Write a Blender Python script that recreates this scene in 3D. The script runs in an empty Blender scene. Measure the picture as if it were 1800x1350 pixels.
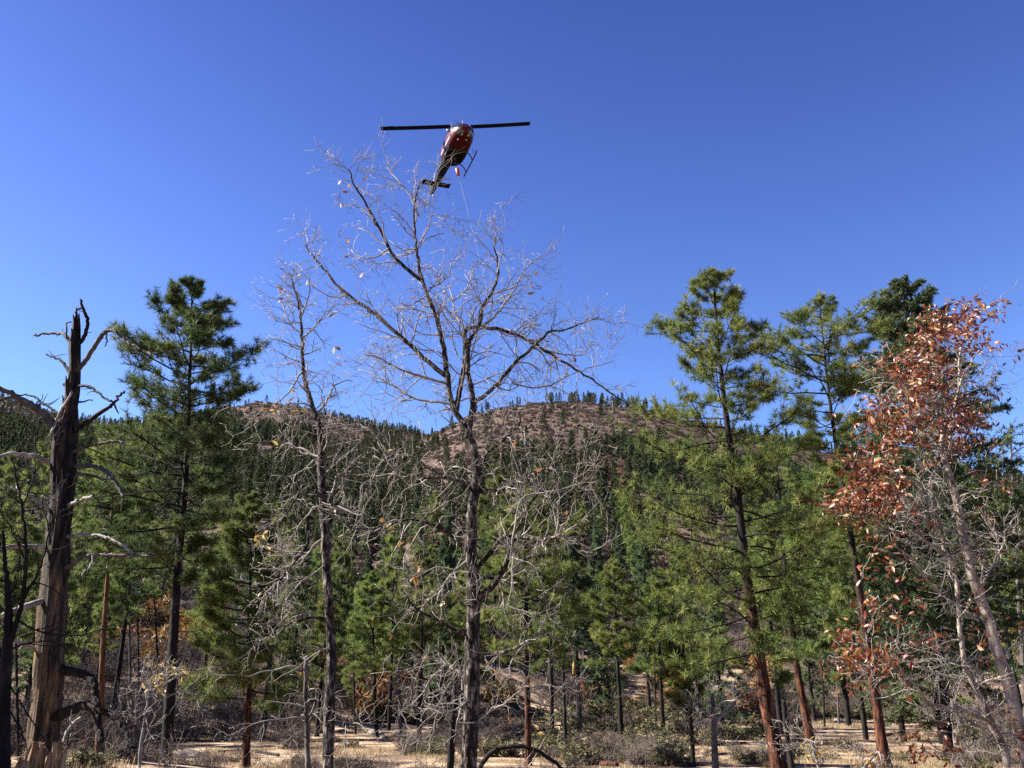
import bpy, math
import numpy as np

# ------------------------------------------------------------------ camera
W, H = 1800.0, 1350.0
FPX = 1468.0
PITCH = math.radians(19.3)
CAMZ = 2.0
sc = bpy.context.scene
col = sc.collection
cam_d = bpy.data.cameras.new('camera')
cam_d.sensor_width = 36.0
cam_d.lens = 36.0 * FPX / W
cam_d.clip_start = 0.05
cam_d.clip_end = 6000
cam = bpy.data.objects.new('camera', cam_d)
cam.location = (0, 0, CAMZ)
cam.rotation_euler = (math.pi / 2 + PITCH, 0, 0)
col.objects.link(cam)
sc.camera = cam
# ------------------------------------------------------------------ sky and sun
SUN_EL = math.radians(37)
SUN_AZ = math.radians(-84)          # from +Y, positive towards +X : sun stands at the left
world = bpy.data.worlds.new('World')
sc.world = world
world.use_nodes = True
wn, wl = world.node_tree.nodes, world.node_tree.links
bg = wn['Background']
sky = wn.new('ShaderNodeTexSky')
sky.sky_type = 'NISHITA'
sky.sun_disc = False
sky.sun_elevation = SUN_EL
sky.sun_rotation = SUN_AZ
sky.altitude = 2200
sky.air_density = 1.0
sky.dust_density = 1.2
sky.ozone_density = 3.0
hs = wn.new('ShaderNodeHueSaturation')
hs.inputs['Saturation'].default_value = 1.08
hs.inputs['Hue'].default_value = 0.517
wl.new(sky.outputs[0], hs.inputs['Color'])
wtc = wn.new('ShaderNodeTexCoord')
wsep = wn.new('ShaderNodeSeparateXYZ')
wl.new(wtc.outputs['Generated'], wsep.inputs[0])
wrp = wn.new('ShaderNodeValToRGB')
for k_, (p_, c_) in enumerate(((0.0, (.92, 1.0, 1.0)), (.25, (.84, .97, 1.0)), (.5, (.62, .72, .89)), (.72, (.42, .49, .70)), (1.0, (.34, .40, .60)))):
    e_ = wrp.color_ramp.elements[k_] if k_ in (0, 1) else wrp.color_ramp.elements.new(p_)
    e_.position = p_
    e_.color = (*c_, 1)
wl.new(wsep.outputs[2], wrp.inputs[0])
wmx = wn.new('ShaderNodeMix')
wmx.data_type = 'RGBA'
wmx.blend_type = 'MULTIPLY'
wmx.inputs[0].default_value = 1.0
wl.new(hs.outputs[0], wmx.inputs[6])
wl.new(wrp.outputs[0], wmx.inputs[7])
wl.new(wmx.outputs[2], bg.inputs['Color'])
bg.inputs['Strength'].default_value = 0.067
sun_d = bpy.data.lights.new('sun', 'SUN')
sun_d.energy = 5.0
sun_d.angle = math.radians(0.53)
sun_d.color = (1.0, 0.95, 0.87)
sun = bpy.data.objects.new('sun', sun_d)
sun.rotation_euler = (math.pi / 2 - SUN_EL, 0, math.pi - SUN_AZ)
sun.location = (-30, 5, 40)
col.objects.link(sun)
vs = sc.view_settings
vs.view_transform = 'Standard'
vs.look = 'None'
vs.exposure = 2.1
vs.gamma = 1.0
vs.use_curve_mapping = False
cy = sc.cycles
cy.max_bounces = 5
cy.diffuse_bounces = 1
cy.glossy_bounces = 2
cy.transmission_bounces = 4
cy.transparent_max_bounces = 6
cy.caustics_reflective = False
cy.caustics_refractive = False
cy.use_denoising = False
sc.render.film_transparent = False

# ------------------------------------------------------------------ maths helpers
cp, sp = math.cos(PITCH), math.sin(PITCH)


def at(px, py, Y):
    """the world point on the sight line of a photograph pixel, Y metres ahead"""
    dx = (px - W / 2) / FPX
    dy = -(py - H / 2) / FPX
    d = np.array([dx, cp - dy * sp, sp + dy * cp])
    return d * (Y / d[1]) + np.array([0, 0, CAMZ])


def depth_of(p):
    return p[1] * cp + (p[2] - CAMZ) * sp


def project(P):
    P = np.asarray(P, float)
    r = P - np.array([0, 0, CAMZ])
    d = r[..., 1] * cp + r[..., 2] * sp
    u = -r[..., 1] * sp + r[..., 2] * cp
    return W / 2 + FPX * r[..., 0] / d, H / 2 - FPX * u / d


def nrm(v):
    return v / (np.linalg.norm(v, axis=-1, keepdims=True) + 1e-12)


def hash3(i, j, k, s):
    n = (i * 374761393 + j * 668265263 + k * 2147483647 + s * 974634777) & 0xFFFFFFFF
    n = ((n ^ (n >> 13)) * 1274126177) & 0xFFFFFFFF
    return ((n ^ (n >> 16)) & 0xFFFF) / 65535.0


def vnoise(P, s=0):
    P = np.asarray(P, float)
    if P.shape[-1] == 2:
        P = np.concatenate([P, np.zeros(P.shape[:-1] + (1,))], -1)
    i = np.floor(P).astype(np.int64)
    f = P - i
    f = f * f * (3 - 2 * f)
    r = 0
    for a in (0, 1):
        for b in (0, 1):
            for c in (0, 1):
                w = (f[..., 0] if a else 1 - f[..., 0]) * (f[..., 1] if b else 1 - f[..., 1]) * (f[..., 2] if c else 1 - f[..., 2])
                r = r + w * hash3(i[..., 0] + a, i[..., 1] + b, i[..., 2] + c, s)
    return r * 2 - 1


def fbm(P, oct=4, s=0):
    P = np.asarray(P, float)
    r, a = 0, 1.0
    for o in range(oct):
        r = r + a * vnoise(P * (2 ** o), s + o)
        a *= .5
    return r / 1.9


# ------------------------------------------------------------------ mesh helpers
class MB:
    def __init__(self):
        self.v, self.t, self.q, self.n = [], [], [], 0
        self.a, self.mt, self.mq = [], [], []

    def add(self, v, t=None, q=None, tint=None, m=0):
        v = np.asarray(v, float).reshape(-1, 3)
        self.v.append(v)
        if t is not None and len(t):
            t = np.asarray(t, np.int64).reshape(-1, 3)
            self.t.append(t + self.n)
            self.mt.append(np.full(len(t), m))
        if q is not None and len(q):
            q = np.asarray(q, np.int64).reshape(-1, 4)
            self.q.append(q + self.n)
            self.mq.append(np.full(len(q), m))
        if tint is None:
            tint = np.zeros(len(v))
        self.a.append(np.broadcast_to(np.asarray(tint, float), (len(v),)))
        self.n += len(v)

    def mesh(self, name, mats, origin=None, smooth=False):
        me = bpy.data.meshes.new(name)
        v = np.concatenate(self.v) if self.v else np.zeros((0, 3))
        if origin is not None:
            v = v - np.asarray(origin)
        t = np.concatenate(self.t) if self.t else np.zeros((0, 3), np.int64)
        q = np.concatenate(self.q) if self.q else np.zeros((0, 4), np.int64)
        me.vertices.add(len(v))
        me.vertices.foreach_set('co', v.astype(np.float32).ravel())
        li = np.concatenate([t.ravel(), q.ravel()]).astype(np.int32)
        me.loops.add(len(li))
        me.loops.foreach_set('vertex_index', li)
        npoly = len(t) + len(q)
        me.polygons.add(npoly)
        ls = np.concatenate([np.arange(len(t)) * 3, len(t) * 3 + np.arange(len(q)) * 4]).astype(np.int32)
        me.polygons.foreach_set('loop_start', ls)
        mi = np.concatenate(self.mt + self.mq) if (self.mt or self.mq) else np.zeros(0)
        me.polygons.foreach_set('material_index', mi.astype(np.int32))
        me.polygons.foreach_set('use_smooth', np.full(npoly, smooth))
        at_ = me.attributes.new('tint', 'FLOAT', 'POINT')
        at_.data.foreach_set('value', np.concatenate(self.a).astype(np.float32))
        for m in (mats if isinstance(mats, (list, tuple)) else [mats]):
            me.materials.append(m)
        me.update(calc_edges=True)
        return me


def tubes(P, R, sides=3, cap=True):
    """batch of tubes: P (N,n,3), R (N,n) -> verts, quads, tris"""
    P = np.asarray(P, float)
    R = np.asarray(R, float)
    N, n, _ = P.shape
    T = np.empty_like(P)
    T[:, 1:-1] = P[:, 2:] - P[:, :-2]
    T[:, 0] = P[:, 1] - P[:, 0]
    T[:, -1] = P[:, -1] - P[:, -2]
    T = nrm(T)
    ax = nrm(P[:, -1] - P[:, 0])
    ref = np.where(np.abs(ax[:, 2:3]) > .8, np.array([[1., 0, 0]]), np.array([[0, 0, 1.]]))
    U = nrm(np.cross(T, ref[:, None, :]))
    V = np.cross(T, U)
    a = np.arange(sides) * 2 * math.pi / sides
    ring = U[:, :, None, :] * np.cos(a)[None, None, :, None] + V[:, :, None, :] * np.sin(a)[None, None, :, None]
    verts = P[:, :, None, :] + ring * R[:, :, None, None]
    idx = np.arange(N * n * sides).reshape(N, n, sides)
    q = np.stack([idx[:, :-1, :], np.roll(idx, -1, 2)[:, :-1, :], np.roll(idx, -1, 2)[:, 1:, :], idx[:, 1:, :]], -1).reshape(-1, 4)
    t = np.zeros((0, 3), np.int64)
    if cap:
        if sides == 3:
            t = idx[:, -1, :].reshape(-1, 3)
        else:
            e = idx[:, -1, :]
            t = np.stack([np.stack([e[:, 0], e[:, k], e[:, k + 1]], -1) for k in range(1, sides - 1)], 1).reshape(-1, 3)
    return verts.reshape(-1, 3), q, t


def add_tubes(mb, P, R, sides=3, tint=None, m=0, cap=True):
    v, q, t = tubes(P, R, sides, cap)
    mb.add(v, t, q, tint=tint, m=m)


def resample(P, R, step, rng=None, wob=0.0):
    """smooth poly-line through P with spacing step and a little wobble"""
    P = np.asarray(P, float)
    R = np.asarray(R, float)
    if len(P) > 2:
        Q, S = [P[0]], [R[0]]
        for i in range(len(P) - 1):
            p0, p1, p2, p3 = P[max(i - 1, 0)], P[i], P[i + 1], P[min(i + 2, len(P) - 1)]
            for u in (.25, .5, .75, 1.0):
                Q.append(.5 * ((2 * p1) + (-p0 + p2) * u + (2 * p0 - 5 * p1 + 4 * p2 - p3) * u * u + (-p0 + 3 * p1 - 3 * p2 + p3) * u ** 3))
                S.append(R[i] * (1 - u) + R[i + 1] * u)
        P, R = np.array(Q), np.array(S)
    s = np.concatenate([[0], np.cumsum(np.linalg.norm(np.diff(P, axis=0), axis=1))])
    n = max(3, int(s[-1] / step) + 1)
    u = np.linspace(0, s[-1], n)
    Q = np.stack([np.interp(u, s, P[:, k]) for k in range(3)], 1)
    S = np.interp(u, s, R)
    if rng is not None and wob > 0:
        w = rng.normal(0, 1, (n, 3)) * wob
        w[0] = 0
        Q = Q + w * np.linspace(.3, 1, n)[:, None]
    return Q, S


def rough_tube(mb, P, R, sides, step, rng, bump=.06, furrow=0.0, wob=0.0, tint=None, m=0, seed=0):
    """a trunk: resampled tube whose surface is pushed in and out by noise"""
    Q, S = resample(P, R, step, rng, wob)
    v, q, t = tubes(Q[None], S[None], sides)
    n = len(Q)
    c = np.repeat(Q, sides, 0)
    d = v - c
    r = np.repeat(S, sides)[:, None]
    dn = d / (r + 1e-9)
    k = np.concatenate([c * .8 + dn * 1.2, ], 1)
    h = fbm(k * 1.3, 3, seed) * bump
    if furrow:
        ang = np.arctan2(dn[:, 1], dn[:, 0])
        f = vnoise(np.stack([np.cos(ang) * 5, np.sin(ang) * 5, c[:, 2] * .9], 1), seed + 7)
        h = h + furrow * (np.abs(f) * 2 - .7)
    v = c + d * (1 + h)[:, None]
    mb.add(v, t, q, tint=tint, m=m)
    return Q, S


def obj(name, me, parent=None, loc=None):
    o = bpy.data.objects.new(name, me)
    col.objects.link(o)
    if parent is not None:
        o.parent = parent
    if loc is not None:
        o.location = tuple(float(x) for x in loc)
    return o


def tag(o, label=None, cat=None, group=None, kind=None):
    if label:
        o['label'] = label
    if cat:
        o['category'] = cat
    if group:
        o['group'] = group
    if kind:
        o['kind'] = kind
    return o


def thing(name, loc, label, cat, group=None):
    return tag(obj(name, None, None, loc), label, cat, group)


def copy_tree(o, parent=None):
    c = o.copy()
    col.objects.link(c)
    c.parent = parent
    for ch in list(o.children):
        copy_tree(ch, c)
    return c


# ------------------------------------------------------------------ materials
def nodes(name):
    m = bpy.data.materials.new(name)
    m.use_nodes = True
    nt = m.node_tree
    return m, nt.nodes, nt.links, nt.nodes['Principled BSDF']


ALB = .53     # common scale of the base colours


def ramp(N, cols):
    r = N.new('ShaderNodeValToRGB')
    e = r.color_ramp.elements
    while len(e) < len(cols):
        e.new(.5)
    for k, (p, c) in enumerate(cols):
        e[k].position = p
        e[k].color = (c[0] * ALB, c[1] * ALB, c[2] * ALB, 1)
    return r


def mat_noise(name, cols, scale=4, stretch=(1, 1, 1), rough=.9, bump=0.0, bump_scale=None, detail=6, world_co=False, spec=.2, objrand=0.0, metallic=0.0):
    m, N, L, b = nodes(name)
    tc = N.new('ShaderNodeTexCoord')
    mp = N.new('ShaderNodeMapping')
    mp.inputs['Scale'].default_value = stretch
    if world_co:
        g = N.new('ShaderNodeNewGeometry')
        L.new(g.outputs['Position'], mp.inputs['Vector'])
    else:
        L.new(tc.outputs['Object'], mp.inputs['Vector'])
    nz = N.new('ShaderNodeTexNoise')
    nz.inputs['Scale'].default_value = scale
    nz.inputs['Detail'].default_value = detail
    nz.inputs['Roughness'].default_value = .65
    L.new(mp.outputs[0], nz.inputs['Vector'])
    r = ramp(N, cols)
    L.new(nz.outputs[0], r.inputs[0])
    out = r.outputs[0]
    if objrand:
        oi = N.new('ShaderNodeObjectInfo')
        h = N.new('ShaderNodeHueSaturation')
        mr = N.new('ShaderNodeMapRange')
        mr.inputs[3].default_value = 1 - objrand
        mr.inputs[4].default_value = 1 + objrand
        L.new(oi.outputs['Random'], mr.inputs[0])
        L.new(mr.outputs[0], h.inputs['Value'])
        L.new(out, h.inputs['Color'])
        out = h.outputs[0]
    L.new(out, b.inputs['Base Color'])
    b.inputs['Roughness'].default_value = rough
    b.inputs['Specular IOR Level'].default_value = spec
    b.inputs['Metallic'].default_value = metallic
    if bump:
        bp = N.new('ShaderNodeBump')
        bp.inputs['Strength'].default_value = bump
        bp.inputs['Distance'].default_value = .05
        n2 = N.new('ShaderNodeTexNoise')
        n2.inputs['Scale'].default_value = bump_scale or scale * 2
        n2.inputs['Detail'].default_value = 5
        L.new(mp.outputs[0], n2.inputs['Vector'])
        L.new(n2.outputs[0], bp.inputs['Height'])
        L.new(bp.outputs[0], b.inputs['Normal'])
    return m


def mat_leaf(name, cols, trans=.3, rough=.6, spec=.25, objrand=.15, hue=.02, tint_attr=True, nscale=1.5):
    """leaf or needle: colour varies with the 'tint' of each tuft or leaf, light comes through"""
    m, N, L, b = nodes(name)
    r = ramp(N, cols)
    if tint_attr:
        a = N.new('ShaderNodeAttribute')
        a.attribute_name = 'tint'
        src = a.outputs['Fac']
    else:
        a = N.new('ShaderNodeObjectInfo')
        src = a.outputs['Random']
    L.new(src, r.inputs[0])
    oi = N.new('ShaderNodeObjectInfo')
    h = N.new('ShaderNodeHueSaturation')
    mr = N.new('ShaderNodeMapRange')
    mr.inputs[3].default_value = 1 - objrand
    mr.inputs[4].default_value = 1 + objrand
    L.new(oi.outputs['Random'], mr.inputs[0])
    L.new(mr.outputs[0], h.inputs['Value'])
    mr2 = N.new('ShaderNodeMapRange')
    mr2.inputs[3].default_value = .5 - hue
    mr2.inputs[4].default_value = .5 + hue
    mm = N.new('ShaderNodeMath')
    mm.operation = 'FRACT'
    mul = N.new('ShaderNodeMath')
    mul.operation = 'MULTIPLY'
    mul.inputs[1].default_value = 7.31
    L.new(oi.outputs['Random'], mul.inputs[0])
    L.new(mul.outputs[0], mm.inputs[0])
    L.new(mm.outputs[0], mr2.inputs[0])
    L.new(mr2.outputs[0], h.inputs['Hue'])
    L.new(r.outputs[0], h.inputs['Color'])
    L.new(h.outputs[0], b.inputs['Base Color'])
    b.inputs['Roughness'].default_value = rough
    b.inputs['Specular IOR Level'].default_value = spec
    tr = N.new('ShaderNodeBsdfTranslucent')
    L.new(h.outputs[0], tr.inputs['Color'])
    mx = N.new('ShaderNodeMixShader')
    mx.inputs[0].default_value = trans
    L.new(b.outputs[0], mx.inputs[1])
    L.new(tr.outputs[0], mx.inputs[2])
    L.new(mx.outputs[0], N['Material Output'].inputs['Surface'])
    return m


def mat_plain(name, c, rough=.5, spec=.5, metallic=0.0, coat=0.0):
    m, N, L, b = nodes(name)
    nz = N.new('ShaderNodeTexNoise')
    nz.inputs['Scale'].default_value = 3
    nz.inputs['Detail'].default_value = 4
    r = ramp(N, [(.3, [x * .85 for x in c]), (.7, [min(1, x * 1.12) for x in c])])
    L.new(nz.outputs[0], r.inputs[0])
    L.new(r.outputs[0], b.inputs['Base Color'])
    b.inputs['Roughness'].default_value = rough
    b.inputs['Specular IOR Level'].default_value = spec
    b.inputs['Metallic'].default_value = metallic
    b.inputs['Coat Weight'].default_value = coat
    return m


M = {}
M['needle'] = mat_leaf('pine_needles', [(0, (.08, .135, .042)), (.45, (.235, .305, .08)), (.8, (.42, .455, .125)), (1, (.58, .50, .17))], trans=.36, rough=.6, spec=.12, objrand=.3, hue=.014)
M['needle_dark'] = mat_leaf('dark_pine_needles', [(0, (.05, .09, .04)), (.45, (.135, .19, .065)), (.8, (.25, .29, .09)), (1, (.38, .35, .13))], trans=.34, rough=.6, spec=.12, objrand=0, hue=0)
M['needle_tall'] = mat_leaf('tall_pine_needles', [(0, (.06, .11, .04)), (.45, (.22, .275, .072)), (.8, (.40, .43, .115)), (1, (.50, .46, .16))], trans=.36, rough=.6, spec=.12, objrand=0, hue=0)
M['fir'] = mat_leaf('fir_needles', [(0, (.075, .12, .055)), (.6, (.175, .23, .105)), (1, (.28, .32, .16))], trans=.25, rough=.6, spec=.12)
M['farneedle'] = mat_leaf('far_needles', [(0, (.05, .07, .03)), (.6, (.12, .145, .055)), (1, (.23, .225, .085))], trans=.2, rough=.6, objrand=.3, hue=.03)
M['bark_dark'] = mat_noise('dark_bark', [(.3, (.007, .006, .005)), (.55, (.022, .017, .015)), (.75, (.07, .055, .047))], 5, (1, 1, .35), bump=.8, bump_scale=9, world_co=True)
M['bark_red'] = mat_noise('red_bark', [(.40, (.010, .006, .005)), (.51, (.10, .034, .017)), (.68, (.30, .115, .055))], 3.6, (2.2, 2.2, .5), bump=.9, bump_scale=6, world_co=True)


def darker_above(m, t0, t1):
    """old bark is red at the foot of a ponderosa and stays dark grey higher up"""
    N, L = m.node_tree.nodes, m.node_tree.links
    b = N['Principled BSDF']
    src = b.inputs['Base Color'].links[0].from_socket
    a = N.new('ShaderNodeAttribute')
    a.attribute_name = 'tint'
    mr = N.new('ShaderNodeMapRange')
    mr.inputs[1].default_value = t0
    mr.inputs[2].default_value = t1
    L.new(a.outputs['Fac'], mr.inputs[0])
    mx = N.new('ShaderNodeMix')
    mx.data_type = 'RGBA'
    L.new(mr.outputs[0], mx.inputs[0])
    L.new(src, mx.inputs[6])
    mx.inputs[7].default_value = (.012, .009, .008, 1)  # grey upper bark with the shade of the boughs put into its colour
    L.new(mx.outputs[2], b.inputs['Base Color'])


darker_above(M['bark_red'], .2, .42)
M['bark_orange'] = mat_noise('orange_bark', [(.32, (.03, .014, .009)), (.5, (.17, .075, .034)), (.72, (.32, .16, .07))], 3, (2, 2, .5), bump=.8, world_co=True)
M['bark_oak'] = mat_noise('oak_bark', [(.42, (.012, .010, .009)), (.52, (.055, .043, .036)), (.64, (.40, .335, .285))], 11, (1.5, 1.5, .45), bump=1.0, bump_scale=14, world_co=True)
M['twig'] = mat_noise('oak_twigs', [(.3, (.15, .125, .11)), (.55, (.42, .37, .325)), (.75, (.78, .70, .62))], 3, world_co=True, rough=.8)
M['bark_pale'] = mat_noise('pale_bark', [(.3, (.08, .06, .05)), (.5, (.42, .33, .265)), (.7, (.80, .68, .57))], 6, (1, 1, .5), bump=.6, bump_scale=12, world_co=True)
M['grey_wood'] = mat_noise('weathered_wood', [(.3, (.04, .034, .03)), (.55, (.14, .12, .11)), (.75, (.30, .27, .25))], 5, (1, 1, .5), bump=.5, world_co=True)
M['char'] = mat_noise('charred_wood', [(.42, (.012, .010, .010)), (.56, (.035, .025, .02)), (.66, (.11, .06, .035)), (.78, (.30, .12, .04))], 2.2, (3.2, 3.2, .45), bump=1.0, bump_scale=6, world_co=True)
M['snag_wood'] = mat_noise('bare_snag_wood', [(.3, (.035, .025, .018)), (.48, (.13, .10, .075)), (.62, (.26, .18, .105)), (.75, (.42, .27, .11))], 2.6, (3, 3, .35), bump=.8, bump_scale=6, world_co=True)
M['split_wood'] = mat_noise('split_wood', [(.3, (.12, .06, .025)), (.5, (.42, .27, .14)), (.7, (.66, .50, .33))], 4, (4, 4, .4), bump=.9, bump_scale=7)
M['rock'] = mat_noise('granite', [(.3, (.15, .125, .105)), (.5, (.32, .27, .23)), (.7, (.48, .42, .36))], 3, bump=.7, bump_scale=8, objrand=.15)
M['cliff'] = mat_noise('cliff_rock', [(.3, (.06, .047, .043)), (.5, (.14, .105, .092)), (.7, (.23, .175, .15))], .25, bump=.7, objrand=.25)
M['leaf_red'] = mat_leaf('rust_leaves', [(0, (.13, .022, .015)), (.35, (.29, .07, .028)), (.7, (.47, .16, .05)), (1, (.72, .45, .20))], trans=.35, rough=.38, spec=.5, objrand=.25, hue=.015, tint_attr=False)
M['leaf_red_t'] = mat_leaf('rust_leaf_mass', [(0, (.13, .022, .015)), (.35, (.29, .07, .028)), (.7, (.47, .16, .05)), (1, (.72, .45, .20))], trans=.35, rough=.38, spec=.5, objrand=.05, hue=.0)
M['leaf_orange'] = mat_leaf('orange_leaves', [(0, (.22, .07, .02)), (.4, (.50, .20, .04)), (.8, (.62, .34, .08)), (1, (.70, .62, .48))], trans=.4, rough=.4, spec=.5, objrand=.2, hue=.01, tint_attr=False)
M['leaf_yellow'] = mat_leaf('yellow_leaves', [(0, (.36, .20, .04)), (.5, (.58, .40, .10)), (1, (.70, .58, .28))], trans=.4, rough=.45, objrand=.2, tint_attr=False)
M['brush_green'] = mat_leaf('brush_leaves', [(0, (.06, .065, .028)), (.5, (.18, .17, .075)), (1, (.44, .34, .19))], trans=.25, objrand=.25, hue=.03)
M['brush_grey'] = mat_noise('bare_brush', [(.3, (.10, .075, .062)), (.6, (.26, .20, .165)), (.8, (.44, .35, .29))], 1.5, world_co=True)
M['brush_mauve'] = mat_leaf('far_brush', [(0, (.08, .052, .042)), (.5, (.155, .10, .078)), (1, (.25, .165, .125))], trans=.1, objrand=.25, hue=.02)
M['brush_orange'] = mat_leaf('orange_brush', [(0, (.24, .11, .03)), (.5, (.42, .22, .06)), (1, (.55, .36, .12))], trans=.3, objrand=.25, hue=.02)
M['grass'] = mat_leaf('dry_grass', [(0, (.40, .28, .15)), (.5, (.64, .47, .27)), (1, (.80, .64, .39))], trans=.35, objrand=.1, hue=.01)

# ------------------------------------------------------------------ the land
A_T = [(-1500, 760), (-800, 700), (-400, 678), (0, 700), (60, 715), (130, 738), (200, 748), (300, 742), (400, 718), (450, 707), (520, 713), (560, 724), (600, 737), (680, 751), (740, 763), (800, 775), (900, 800), (1000, 830), (1200, 900), (1500, 1000), (2500, 1100)]
B_T = [(-1500, 1180), (300, 1150), (560, 1000), (640, 900), (690, 815), (740, 772), (790, 748), (840, 725), (900, 712), (960, 706), (1020, 707), (1100, 715), (1150, 725), (1250, 745), (1330, 762), (1500, 803), (1650, 835), (1800, 858), (2000, 880), (2800, 950)]


def _tab(T):
    az, el = [], []
    for px, py in T:
        d = at(px, py, 1.0) - np.array([0, 0, CAMZ])
        az.append(math.atan2(d[0], d[1]))
        el.append(d[2] / math.hypot(d[0], d[1]))
    return np.array(az), np.array(el)


AZ_A, EL_A = _tab(A_T)
AZ_B, EL_B = _tab(B_T)
AZ_R = [-1.2, -.55, -.3, .1, .6, 1.2]
R0_V = [50, 55, 62, 95, 100, 100]


def ground(x, y, detail=True):
    x = np.asarray(x, float)
    y = np.asarray(y, float)
    r = np.hypot(x, y)
    az = np.arctan2(x, y)
    near = np.interp(r, [0, 8, 14, 20, 30, 45, 60, 100, 400], [-1.75, -1.8, -1.95, -2.2, -3.15, -3.7, -4.0, -4.1, -4.1])
    near = near + .75 * np.exp(-(((x + 11.5) / 6) ** 2 + ((y - 20) / 7) ** 2))
    r0 = np.interp(az, AZ_R, R0_V)
    z = near
    for AZ, EL, R, k in ((AZ_A, EL_A, 1000., 1.22), (AZ_B, EL_B, 740., 1.12)):
        e = np.interp(az, AZ, EL)
        zr = e * R + 4.1
        t = np.clip((r - r0) / (R - r0), 0, 3)
        up = zr * np.minimum(t, 1) ** k
        down = np.where(t > 1, zr * np.clip((t - 1), 0, 1) ** 2 * 1.2, 0)
        z = np.maximum(z, -4.1 + up - down)
    if detail:
        P = np.stack([x, y], -1)
        t = np.clip((r - r0) / 500., 0, 1)
        z = z + fbm(P / 90., 4, 3) * 11 * np.clip(t * 2.2, 0, 1) * np.clip(1.15 - t, .25, 1)
        z = z + fbm(P / 14., 3, 11) * (.22 + 2.2 * np.clip(t * 3, 0, 1)) * np.clip((r - 8) / 10, 0, 1)
        z = z + fbm(P / 2.6, 3, 5) * .07 * np.clip(1 - t, 0, 1)
    return z + CAMZ


def gz(x, y):
    return float(ground(np.array([x]), np.array([y]))[0])


def build_ground():
    az = np.concatenate([np.linspace(-180, -50, 40)[:-1], np.linspace(-50, 50, 440), np.linspace(50, 180, 40)[1:-1]])
    az = np.radians(az)
    r = np.concatenate([[0.0], np.geomspace(.6, 130, 150), np.geomspace(135, 1500, 190), [1800, 2400, 3500]])
    A, R_ = np.meshgrid(az, r, indexing='ij')
    X, Y = np.sin(A) * R_, np.cos(A) * R_
    Z = ground(X, Y)
    Z = np.where(np.hypot(X, Y) > 1500, np.minimum(Z, 60), Z)
    na, nr = X.shape
    idx = np.arange(na * nr).reshape(na, nr)
    nx = np.roll(idx, -1, 0)
    q = np.stack([idx[:, :-1], idx[:, 1:], nx[:, 1:], nx[:, :-1]], -1).reshape(-1, 4)
    mb = MB()
    mb.add(np.stack([X, Y, Z], -1), q=q)
    m, N, L, b = nodes('meadow_and_slopes')
    g = N.new('ShaderNodeNewGeometry')

    def nz(scale, detail=6):
        n = N.new('ShaderNodeTexNoise')
        n.inputs['Scale'].default_value = scale
        n.inputs['Detail'].default_value = detail
        n.inputs['Roughness'].default_value = .68
        L.new(g.outputs['Position'], n.inputs['Vector'])
        return n
    n1, n2, n3 = nz(.35), nz(.05), nz(.02, 9)
    c1 = ramp(N, [(.38, (.10, .068, .048)), (.48, (.27, .18, .12)), (.56, (.60, .43, .28)), (.7, (.78, .60, .40))])
    L.new(n1.outputs[0], c1.inputs[0])
    n4 = nz(.25, 9)
    c2 = ramp(N, [(.32, (.075, .05, .04)), (.48, (.145, .094, .072)), (.62, (.21, .14, .105)), (.75, (.30, .21, .155))])
    mixn = N.new('ShaderNodeMath')
    mixn.operation = 'MULTIPLY_ADD'
    mixn.inputs[1].default_value = .5
    L.new(n3.outputs[0], mixn.inputs[0])
    h = N.new('ShaderNodeMath')
    h.operation = 'MULTIPLY'
    h.inputs[1].default_value = .5
    L.new(n4.outputs[0], h.inputs[0])
    L.new(h.outputs[0], mixn.inputs[2])
    L.new(mixn.outputs[0], c2.inputs[0])
    sep = N.new('ShaderNodeSeparateXYZ')
    L.new(g.outputs['Position'], sep.inputs[0])
    mr = N.new('ShaderNodeMapRange')
    mr.inputs[1].default_value = -1.0
    mr.inputs[2].default_value = 9.0
    L.new(sep.outputs[2], mr.inputs[0])
    far = N.new('ShaderNodeMapRange')
    far.inputs[1].default_value = 60
    far.inputs[2].default_value = 115
    L.new(sep.outputs[1], far.inputs[0])
    mxf = N.new('ShaderNodeMath')
    mxf.operation = 'MULTIPLY'
    L.new(mr.outputs[0], mxf.inputs[0])
    L.new(far.outputs[0], mxf.inputs[1])
    mx = N.new('ShaderNodeMix')
    mx.data_type = 'RGBA'
    L.new(mxf.outputs[0], mx.inputs[0])
    L.new(c1.outputs[0], mx.inputs[6])
    L.new(c2.outputs[0], mx.inputs[7])
    L.new(mx.outputs[2], b.inputs['Base Color'])
    b.inputs['Roughness'].default_value = .95
    b.inputs['Specular IOR Level'].default_value = .1
    bp = N.new('ShaderNodeBump')
    bp.inputs['Strength'].default_value = .8
    bp.inputs['Distance'].default_value = .1
    n5 = nz(4, 5)
    L.new(n5.outputs[0], bp.inputs['Height'])
    L.new(bp.outputs[0], b.inputs['Normal'])
    o = obj('ground', mb.mesh('ground', m, smooth=True))
    tag(o, 'tan meadow of dry grass running up into brown wooded hills', kind='structure')


build_ground()


# ------------------------------------------------------------------ conifers
def needle_tris(rng, pos, dr, size, nb, spread, width, tint):
    N = len(pos)
    n = nrm(dr[:, None, :] * spread + rng.normal(0, .62, (N, nb, 3)))
    side = nrm(np.cross(n, rng.normal(0, 1, (N, nb, 3))))
    ln = size[:, None, None] * rng.uniform(.7, 1.15, (N, nb, 1))
    w = ln * width
    p = pos[:, None, :]
    v = np.stack([p - side * w + n * ln * .12, p + side * w + n * ln * .12, p + n * ln], 2)
    t = np.arange(N * nb * 3).reshape(-1, 3)
    tt = np.clip(np.repeat(tint, nb) + rng.normal(0, .08, N * nb), 0, 1)
    return v.reshape(-1, 3), t, np.repeat(tt, 3)


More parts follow.
